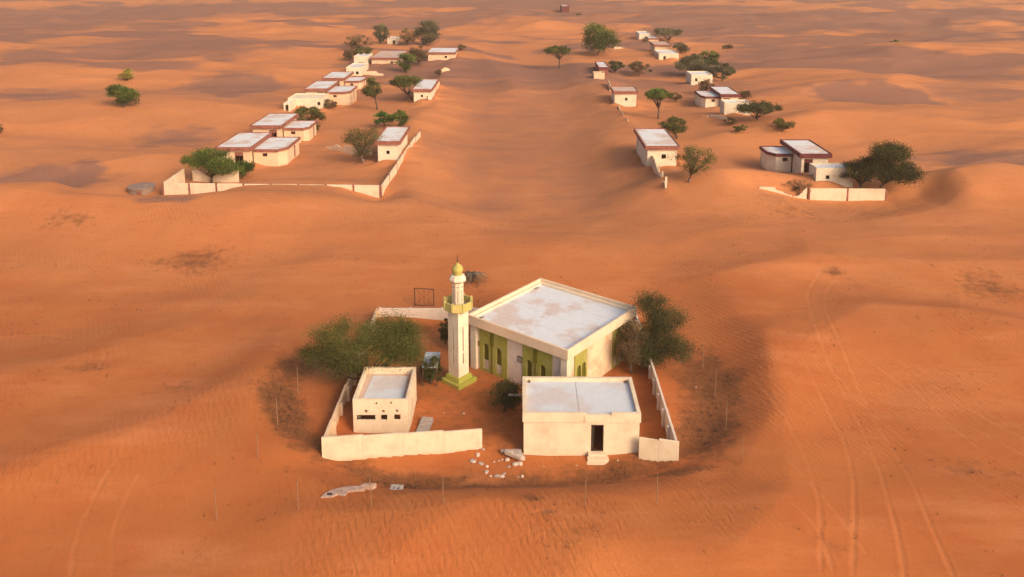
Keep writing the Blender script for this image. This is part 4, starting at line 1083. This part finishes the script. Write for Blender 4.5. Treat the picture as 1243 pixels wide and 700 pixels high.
tree('shrub', 'brown shrub right of the slim green acacia', (820, 124), (812, 828, 112, 123), 'leaf_brown', 'dome', .8, cat='shrub')
tree('shrub', 'dark olive bush at the back of the nearest right street house', (822, 168), (802, 837, 140, 167), 'leaf_olive', 'dome', 1.2, cat='shrub')
tree('acacia_tree', 'thin sparse yellowish acacia right of the nearest right street house', (836, 221), (814, 871, 176, 213), 'leaf_olive', 'sparse', 1.3, 'bark_grey')
tree('shrub', 'wide flat dark bush beside the green stained block', (920, 146), (888, 949, 124, 144), 'leaf_dark', 'umbrella', 1.2, cat='shrub')
tree('shrub', 'olive shrub right of and below the wide flat dark bush', (949, 160), (934, 965, 144, 159), 'leaf_olive', 'dome', 1.1, cat='shrub')
tree('shrub', 'small olive shrub below the wide flat dark bush', (896, 161), (888, 907, 151, 160), 'leaf_olive', 'dome', 1.0, cat='shrub')
tree('shrub', 'low weedy green shrub under the green stained block', (886, 152), (877, 895, 141, 153), 'leaf_brown', 'dome', .8, cat='shrub')
tree('acacia_tree', 'large dark acacia behind the front right compound wall', (1062, 238), (1034, 1116, 168, 226), 'leaf_dark', 'dome', 1.05, depth=.8, lobes=[(1050,1094,170,198),(1040,1080,186,222),(1064,1110,192,224)])
tree('shrub', 'dark low branches spilling over the right utility block', (1046, 232), (1014, 1066, 194, 222), 'leaf_dark', 'dome', 1.0, cat='shrub')
tree('shrub', 'low brown scrub in the front right yard', (966, 231), (948, 985, 221, 232), 'leaf_brown', 'sparse', 1.3, cat='shrub')
tree('shrub', 'tiny green shrub on the far right sand', (1086, 54), (1080, 1092, 48, 54), 'leaf_green', 'dome', .9, cat='shrub')
tree('shrub', 'tiny brown shrub on the sand right of the far tree', (883, 59), (876, 890, 54, 59), 'leaf_brown', 'dome', .9, cat='shrub')
tree('shrub', 'small dark far shrub near the top centre', (703, 19.5), (699, 708, 15, 19), 'leaf_brown', 'dome', .9, cat='shrub')
hut('hut', 'dark lone far hut near the top centre', (682, 7.5), (691, 7.5), 4.8, 4.2, (686, 13), wall='maroon_dark', rm='roof_sandy', cat='hut')

# ------------------------------------------------------------------ dry palm behind the minaret
def palm():
    p = g(572, 342); s = mpp(p)
    rt = thing('dry_palm', 'small dry dark palm on the sand behind the minaret', 'palm', tuple(p))
    rnd = random.Random(5)
    MB().tube([(0,0,-.4),(.1,0,.45),(.2,0,.9)], [.22,.2,.16], 8).build('trunk', 'bark', rt)
    for k in range(22):
        a = k*2.399; L = rnd.uniform(1.1, 1.9); up = rnd.uniform(.3, 1.1)
        pts = []
        for i in range(6):
            t = i/5; pts.append(Vector((.2+math.cos(a)*L*t, math.sin(a)*L*t, .9+up*t-1.5*t*t*rnd.uniform(.8, 1.1))))
        m = MB(); m.tube([tuple(q) for q in pts], [.03,.025,.02,.018,.012,.006], 4)
        for i in range(1, 6):
            for j in range(3):
                q = pts[i-1].lerp(pts[i], (j+.5)/3); d = (pts[i]-pts[i-1]).normalized(); n_ = Vector((-d.y, d.x, 0)).normalized()
                for sd in (-1, 1):
                    e = q+n_*sd*.34*(1-.1*i)+d*.22+Vector((0,0,-.16)); w_ = d*.045
                    m.add([tuple(q-w_), tuple(q+w_), tuple(e)], [(0,1,2)])
        fr_ = m.build('frond', 'palm_dry', rt)
        at_ = fr_.data.attributes.new('tint', 'FLOAT', 'POINT'); at_.data.foreach_set('value', [rnd.random()]*len(fr_.data.vertices))
palm()

# ------------------------------------------------------------------ small things
def goal():
    a, b = g(503.5, 371), g(526.5, 371); w = (b-a).length; s = mpp(a); h = 21*s/math.cos(R(22))
    rt = thing('goal_frame', 'rusty rectangular metal frame standing on sand behind the back wall', 'metal frame', tuple(a), math.atan2(b.y-a.y, b.x-a.x))
    for x in (0, w): MB().tube([(x,0,-.5),(x,0,h)], [.06,.06], 6).build('post', 'rust', rt)
    for z in (.12, h): MB().tube([(0,0,z),(w,0,z)], [.055,.055], 6).build('rail', 'rust', rt)
    for k in (1, 2, 3): MB().tube([(w*k/4,0,.12),(w*k/4,0,h)], [.016,.016], 5).build('bar', 'rust', rt)
    MB().tube([(0,.01,.12),(w,.01,h)], [.018,.018], 5).build('brace', 'rust', rt)
    MB().tube([(0,.02,h),(w,.02,.12)], [.018,.018], 5).build('brace', 'rust', rt)
goal()
def shelter():
    z = 1.9; a, b, c = at(512, 446, z), at(531, 446, z), at(540, 427, z)
    w = b.x-a.x; d = c.y-b.y
    rt = thing('lean_to', 'pale grey sheet roofed shelter between the left tree and minaret', 'shelter', (a.x, a.y, 0))
    for k in range(4):
        MB().box(k*w/4+.01, (k+1)*w/4-.01, 0, d, z-.05+.02*(k % 2), z).build('roof_sheet', 'sheet_metal', rt)
    for x in (.08, w-.08):
        for y in (.08, d-.08): MB().box(x-.05, x+.05, y-.05, y+.05, -.5, z-.052).build('post', 'rust', rt)
shelter()
def slab():
    p = g(512, 526); q = g(517, 510)
    rt = thing('concrete_slab', 'grey concrete slab lying right of the washroom block', 'slab', (p.x, p.y, p.z), R(-6))
    w = 14.5*mpp(p); d = (q.y-p.y)
    MB().box(-w/2, w/2, 0, d, -.3, .16).build('slab', 'concrete_grey', rt, .02)
    for k in range(3): MB().box(-w/2+.06, w/2-.06, d*(.08+.31*k), d*(.08+.31*k)+d*.25, .162, .20).build('paving_block', 'concrete', rt, .01)
slab()
def manhole(px, py, w, d, label, hole):
    p = g(px, py)
    rt = thing('septic_cover', label, 'cover', (p.x, p.y, p.z), R(-4))
    MB().ring(-w/2, w/2, -d/2, d/2, -.3, .13, .22).build('rim', 'concrete', rt, .02)
    MB().box(-w/2+.22, w/2-.22, -d/2+.22, d/2-.22, -.3, -.12).build('pit_floor', 'dark_gap', rt)
    MB().box(-w/2+.30, -w/2+.52, -d/2+.18, d/2-.18, .08, .135).build('lid_piece', 'concrete_grey', rt)
manhole(481, 594, .85, .75, 'small square concrete cover with dark hole in the front sand', True)
def wreck_slab():
    p = g(416, 598); s = mpp(p)
    rt = thing('broken_slab', 'half buried pale broken slab with dark hole, front left sand', 'slab', (p.x, p.y, p.z), 0)
    pts = [(-1.35,-.62),(-.62,-.58),(-.3,-.30),(.25,-.42),(.35,.0),(1.45,.30),(1.1,.62),(.2,.55),(-.7,.22),(-1.1,-.12)]
    o = MB(); o.poly(pts, -.4, .13).build('slab', 'slab_pink', rt, .03)
    MB().box(-.98, -.62, -.42, -.22, .1, .133).build('hole', 'dark_gap', rt)
    MB().poly([(-.05,-.95),(.5,-.95),(.6,-.7),(.05,-.66)], -.3, .05).build('slab_piece', 'slab_pink', rt, .02)
    MB().poly([(.9,.62),(1.9,.72),(2.1,.98),(1.3,.95)], -.3, .07).build('slab_piece', 'slab_pink', rt, .02)
wreck_slab()
# round tank, left of the village
def tank():
    p = g(172, 231); s = mpp(p); r = 15.5*s
    rt = thing('water_tank', 'round grey concrete water tank left of the front village wall', 'tank', tuple(p))
    MB().lathe([(r,-.8),(r,.55),(r*.98,.60)], 28).build('tank_wall', 'concrete_brown', rt)
    MB().lathe([(r*1.04,.602),(r*1.04,.74),(r*.93,.78),(r*.2,.84)], 28).build('cover', 'concrete_brown', rt)
    MB().box(r*.15, r*.42, -r-.28, -r+.05, -.3, .52).build('valve_box', 'maroon', rt)
    MB().box(-.5, .9, -r-1.4, -r-1.0, -.3, .1).build('curb', 'slab_pink', rt)
    MB().lathe([(.35,.80),(.35,.98),(.1,1.0)], 12, loc=(r*.3, .1, 0)).build('hatch', 'concrete_brown', rt)
tank()
# fence posts
POSTS = [((263, 632), 38, 'thin pale fence post standing alone at far left in the foreground sand', 0.5),
         ((362, 619), 36, 'thin pale fence post left of the half buried slab', 0),
         ((451, 614), 34, 'thin brown fence post between the broken slab and square cover', -1),
         ((538, 612), 32, 'thin fence post in front of the yard wall end', 0),
         ((710, 616), 34, 'thin fence post below the gate room steps', .5),
         ((797, 613), 36, 'thin pale fence post below the right yard wall corner', 0),
         ((900, 562), 32, 'thin fence post right of the litter ring, nearest on the right', 0),
         ((881, 522), 34, 'thin pale fence post in the middle right of the yard', 0),
         ((868, 482), 32, 'thin pale fence post farther right of the right yard wall', 0),
         ((853, 448), 28, 'thin fence post right of the dark mosque tree', 0),
         ((337, 518), 34, 'thin fence post left of the washroom block', 0),
         ((313, 556), 30, 'thin fence post left of the yard wall corner', .5),
         ((362, 478), 30, 'thin fence post beside the left edge of the large acacia', 0)]
for (b, hp, lab, tilt) in POSTS:
    p = g(*b); h = hp*mpp(p)/math.cos(R(30))
    rt = thing('fence_post', lab, 'post', tuple(p), 0, 'old fence posts round the yard')
    MB().tube([(0,0,-.5),(tilt*.03,0,h*.5),(tilt*.09,.02,h)], [.03,.028,.026], 6).build('pole', 'post_pale', rt)
    MB().tube([(tilt*.085,0,h*.93),(tilt*.085-.09,-.03,h*.955),(tilt*.085+.02,-.05,h*.975)], [.012,.012,.012], 4).build('wire_end', 'rust', rt)
# rubble: each chunk on its own
rnd = random.Random(11)
RUB = [(579,546,.42,1),(580,552,.36,1),(574,560,.5,0),(584,563,.42,0),(591,566,.28,1),(590.5,573,.36,1),(595.5,578,.24,1),(603,578,.3,0),(609,578.5,.38,1),(612,575,.3,0),
       (605.5,559.5,.24,1),(609.5,558,.2,1),(616,558,.42,1),(618,566.5,.28,0),(626,563.5,.44,1),(631,563,.46,1),(622,548.5,.6,0),(628,551.5,.7,0),(633,555.5,.6,0),(634,578,.3,1),(629,579,.2,0),
       (586,545,.22,0),(600,560.5,.18,1),(539,501,.16,1),(563,502,.2,1),(700,565,.12,1),(660,566,.12,0),(750,559,.14,1),(845,470,.18,0),(635,558,.35,1)]
def chunk(px, py, r, bright, k):
    r *= .70+.4*((k*37) % 10)/10
    p = g(px, py); rr = random.Random(k*7+3)
    big = r > .38
    where = ('beside the end of the long yard wall' if px < 588 else 'in the middle of the gap before the courtyard' if px < 606 else 'in front of the courtyard gap nearer the gate room' if px < 621 else 'at the foot of the gate room corner')
    rt_lab = (('large ' if big else 'small ') + ('pale' if bright else 'greyish') + ' rubble chunk ' + where if (k < 23 or k == 29) else None) or ('pale rubble chunk on the sand in the gap before the gate room' if k < 23 or k == 29 else {23: 'small loose stone in the courtyard right of the grey slab', 24: 'loose stone in the courtyard below the minaret', 25: 'tiny stone left of the gate room steps', 26: 'tiny stone in front of the gate room left corner',
               27: 'tiny stone right of the gate room steps', 28: 'small loose stone on the sand right of the pale side wall'}.get(k, 'small loose stone'))
    n = 6; vs = []; fs = []
    el = rr.uniform(1.0, 1.6); rot = rr.uniform(0, 3.14); rings = [(-.35, .9), (.10, 1.0), (.42, .6)]
    for z, q in rings:
        for i in range(n):
            a = 2*math.pi*i/n+rr.uniform(-.2, .2); q_ = q*rr.uniform(.75, 1.15)
            x, y = math.cos(a)*q_*el*r*.55, math.sin(a)*q_*r*.55
            vs.append((x*math.cos(rot)-y*math.sin(rot), x*math.sin(rot)+y*math.cos(rot), z*r*.6*rr.uniform(.8, 1.1)))
    for j in range(2):
        for i in range(n): fs.append((j*n+i, j*n+(i+1)%n, (j+1)*n+(i+1)%n, (j+1)*n+i))
    fs.append(tuple(range(2*n, 3*n)))
    m = MB().frame((0,0,0)); m.add(vs, fs)
    o = m.build('rubble_chunk', 'rubble' if bright else 'concrete', None, .02)
    o.location = (p.x, p.y, p.z+r*.08)
    tag(o, rt_lab, 'rubble', 'rubble before the gate room' if (k < 23 or k == 29) else 'loose stones round the yard')
for k, (px, py, r, b) in enumerate(RUB): chunk(px, py, r, b, k)
def plank(px0, py0, px1, py1, z, label, mat='post_pale', r=.05):
    a, b = at(px0, py0, z), at(px1, py1, z)
    rt = thing('plank', label, 'plank', (a.x, a.y, z), math.atan2(b.y-a.y, b.x-a.x))
    MB().box(0, (b-a).length, -r*1.6, r*1.6, -r, r).build('board', mat, rt, .01)
plank(617.5, 479, 635, 479.5, 1.9, 'pale plank sticking out from the left side of the gate room', 'rubble', .06)
a = g(622, 552)
plank(614, 548, 634, 556, a.z+.35, 'pale broken beam lying across the rubble by the gate room', 'rubble', .11)
plank(608, 547, 633, 547, a.z+.2, 'thin grey beam behind the rubble by the gate room', 'concrete', .07)
plank(800, 524, 812, 521, .15, 'pale plank on the sand inside the right yard wall', 'post_pale', .05)

# dry scrub and twigs drifted against the old fence ring: uncountable
def scrub():
    rs = np.random.RandomState(3); V = []; Fc = []
    cand = rs.uniform(-1, 1, (26000, 2))*np.array([25, 19])+np.array([-1.8, 64])
    e = np.sqrt(((cand[:,0]-RING_C[0])/RING_A)**2 + ((cand[:,1]-RING_C[1])/RING_B)**2)
    pr = np.exp(-((e-.98)/.075)**2)*sstep(.0, .45, fbm(cand[:,0]/5.5, cand[:,1]/5.5, 2, 51))*(1-sstep(70, 80, cand[:,1]))
    keep = rs.rand(len(cand)) < pr*.8
    pts = [cand[keep]]
    for px, py, rx, ry, q in LITTER_SHADE:
        if py < 240 or q < .27: continue
        c = at(px, py); m_ = mpp(c); sy = (at(px, py-ry).y-at(px, py+ry).y)/2
        n_ = int(min(420, rx*m_*sy*3.0*q*2)); k_ = rs.normal(size=(n_, 2))*np.array([rx*m_*.75, sy*.75])+np.array([c.x, c.y])
        pts.append(k_[fbm(k_[:,0]/2.5, k_[:,1]/1.2, 2, 77) > -.05])
    far = rs.uniform(-1, 1, (2600, 2))*np.array([60, 42])+np.array([0, 86])
    pts.append(far[(fbm(far[:,0]/9, far[:,1]/6, 3, 88) > .22) & (((far[:,0]+1)/14)**4+((far[:,1]-67)/12)**4 > 1)])
    pts = np.concatenate(pts); zs = height(pts[:,0], pts[:,1])
    for (x, y), z in zip(pts, zs):
        for q in range(6):
            a = rs.uniform(0, 6.28); L = rs.uniform(.08, .34); up = rs.uniform(.05, .28)
            dx, dy = math.cos(a)*L, math.sin(a)*L; w = .012
            o = len(V)
            V += [(x-dy*w/L, y+dx*w/L, z-.02), (x+dy*w/L, y-dx*w/L, z-.02), (x+dx, y+dy, z+up)]; Fc.append((o, o+1, o+2))
    me = bpy.data.meshes.new('dry_scrub'); me.from_pydata(V, [], Fc); me.update(); me.materials.append(MATS['dry_twig'])
    o = bpy.data.objects.new('dry_scrub', me); COL.objects.link(o)
    tag(o, 'dry scrub and twigs scattered in a ring round the yard', 'scrub', kind='stuff')
scrub()

# ------------------------------------------------------------------ dusty air
def haze():
    m = bpy.data.materials.new('haze'); m.use_nodes = True; nt = m.node_tree
    for n in list(nt.nodes): nt.nodes.remove(n)
    v = nt.nodes.new('ShaderNodeVolumePrincipled'); v.inputs['Color'].default_value = (.95, .82, .66, 1)
    v.inputs['Density'].default_value = .00028; v.inputs['Anisotropy'].default_value = .2
    o = nt.nodes.new('ShaderNodeOutputMaterial'); nt.links.new(v.outputs[0], o.inputs['Volume'])
    MATS['haze'] = m
    b = MB().box(-12500, 12500, -6500, 9500, -60, 45).build('haze', 'haze')
    tag(b, 'thin warm dust haze over the desert', 'haze', kind='stuff')
haze()
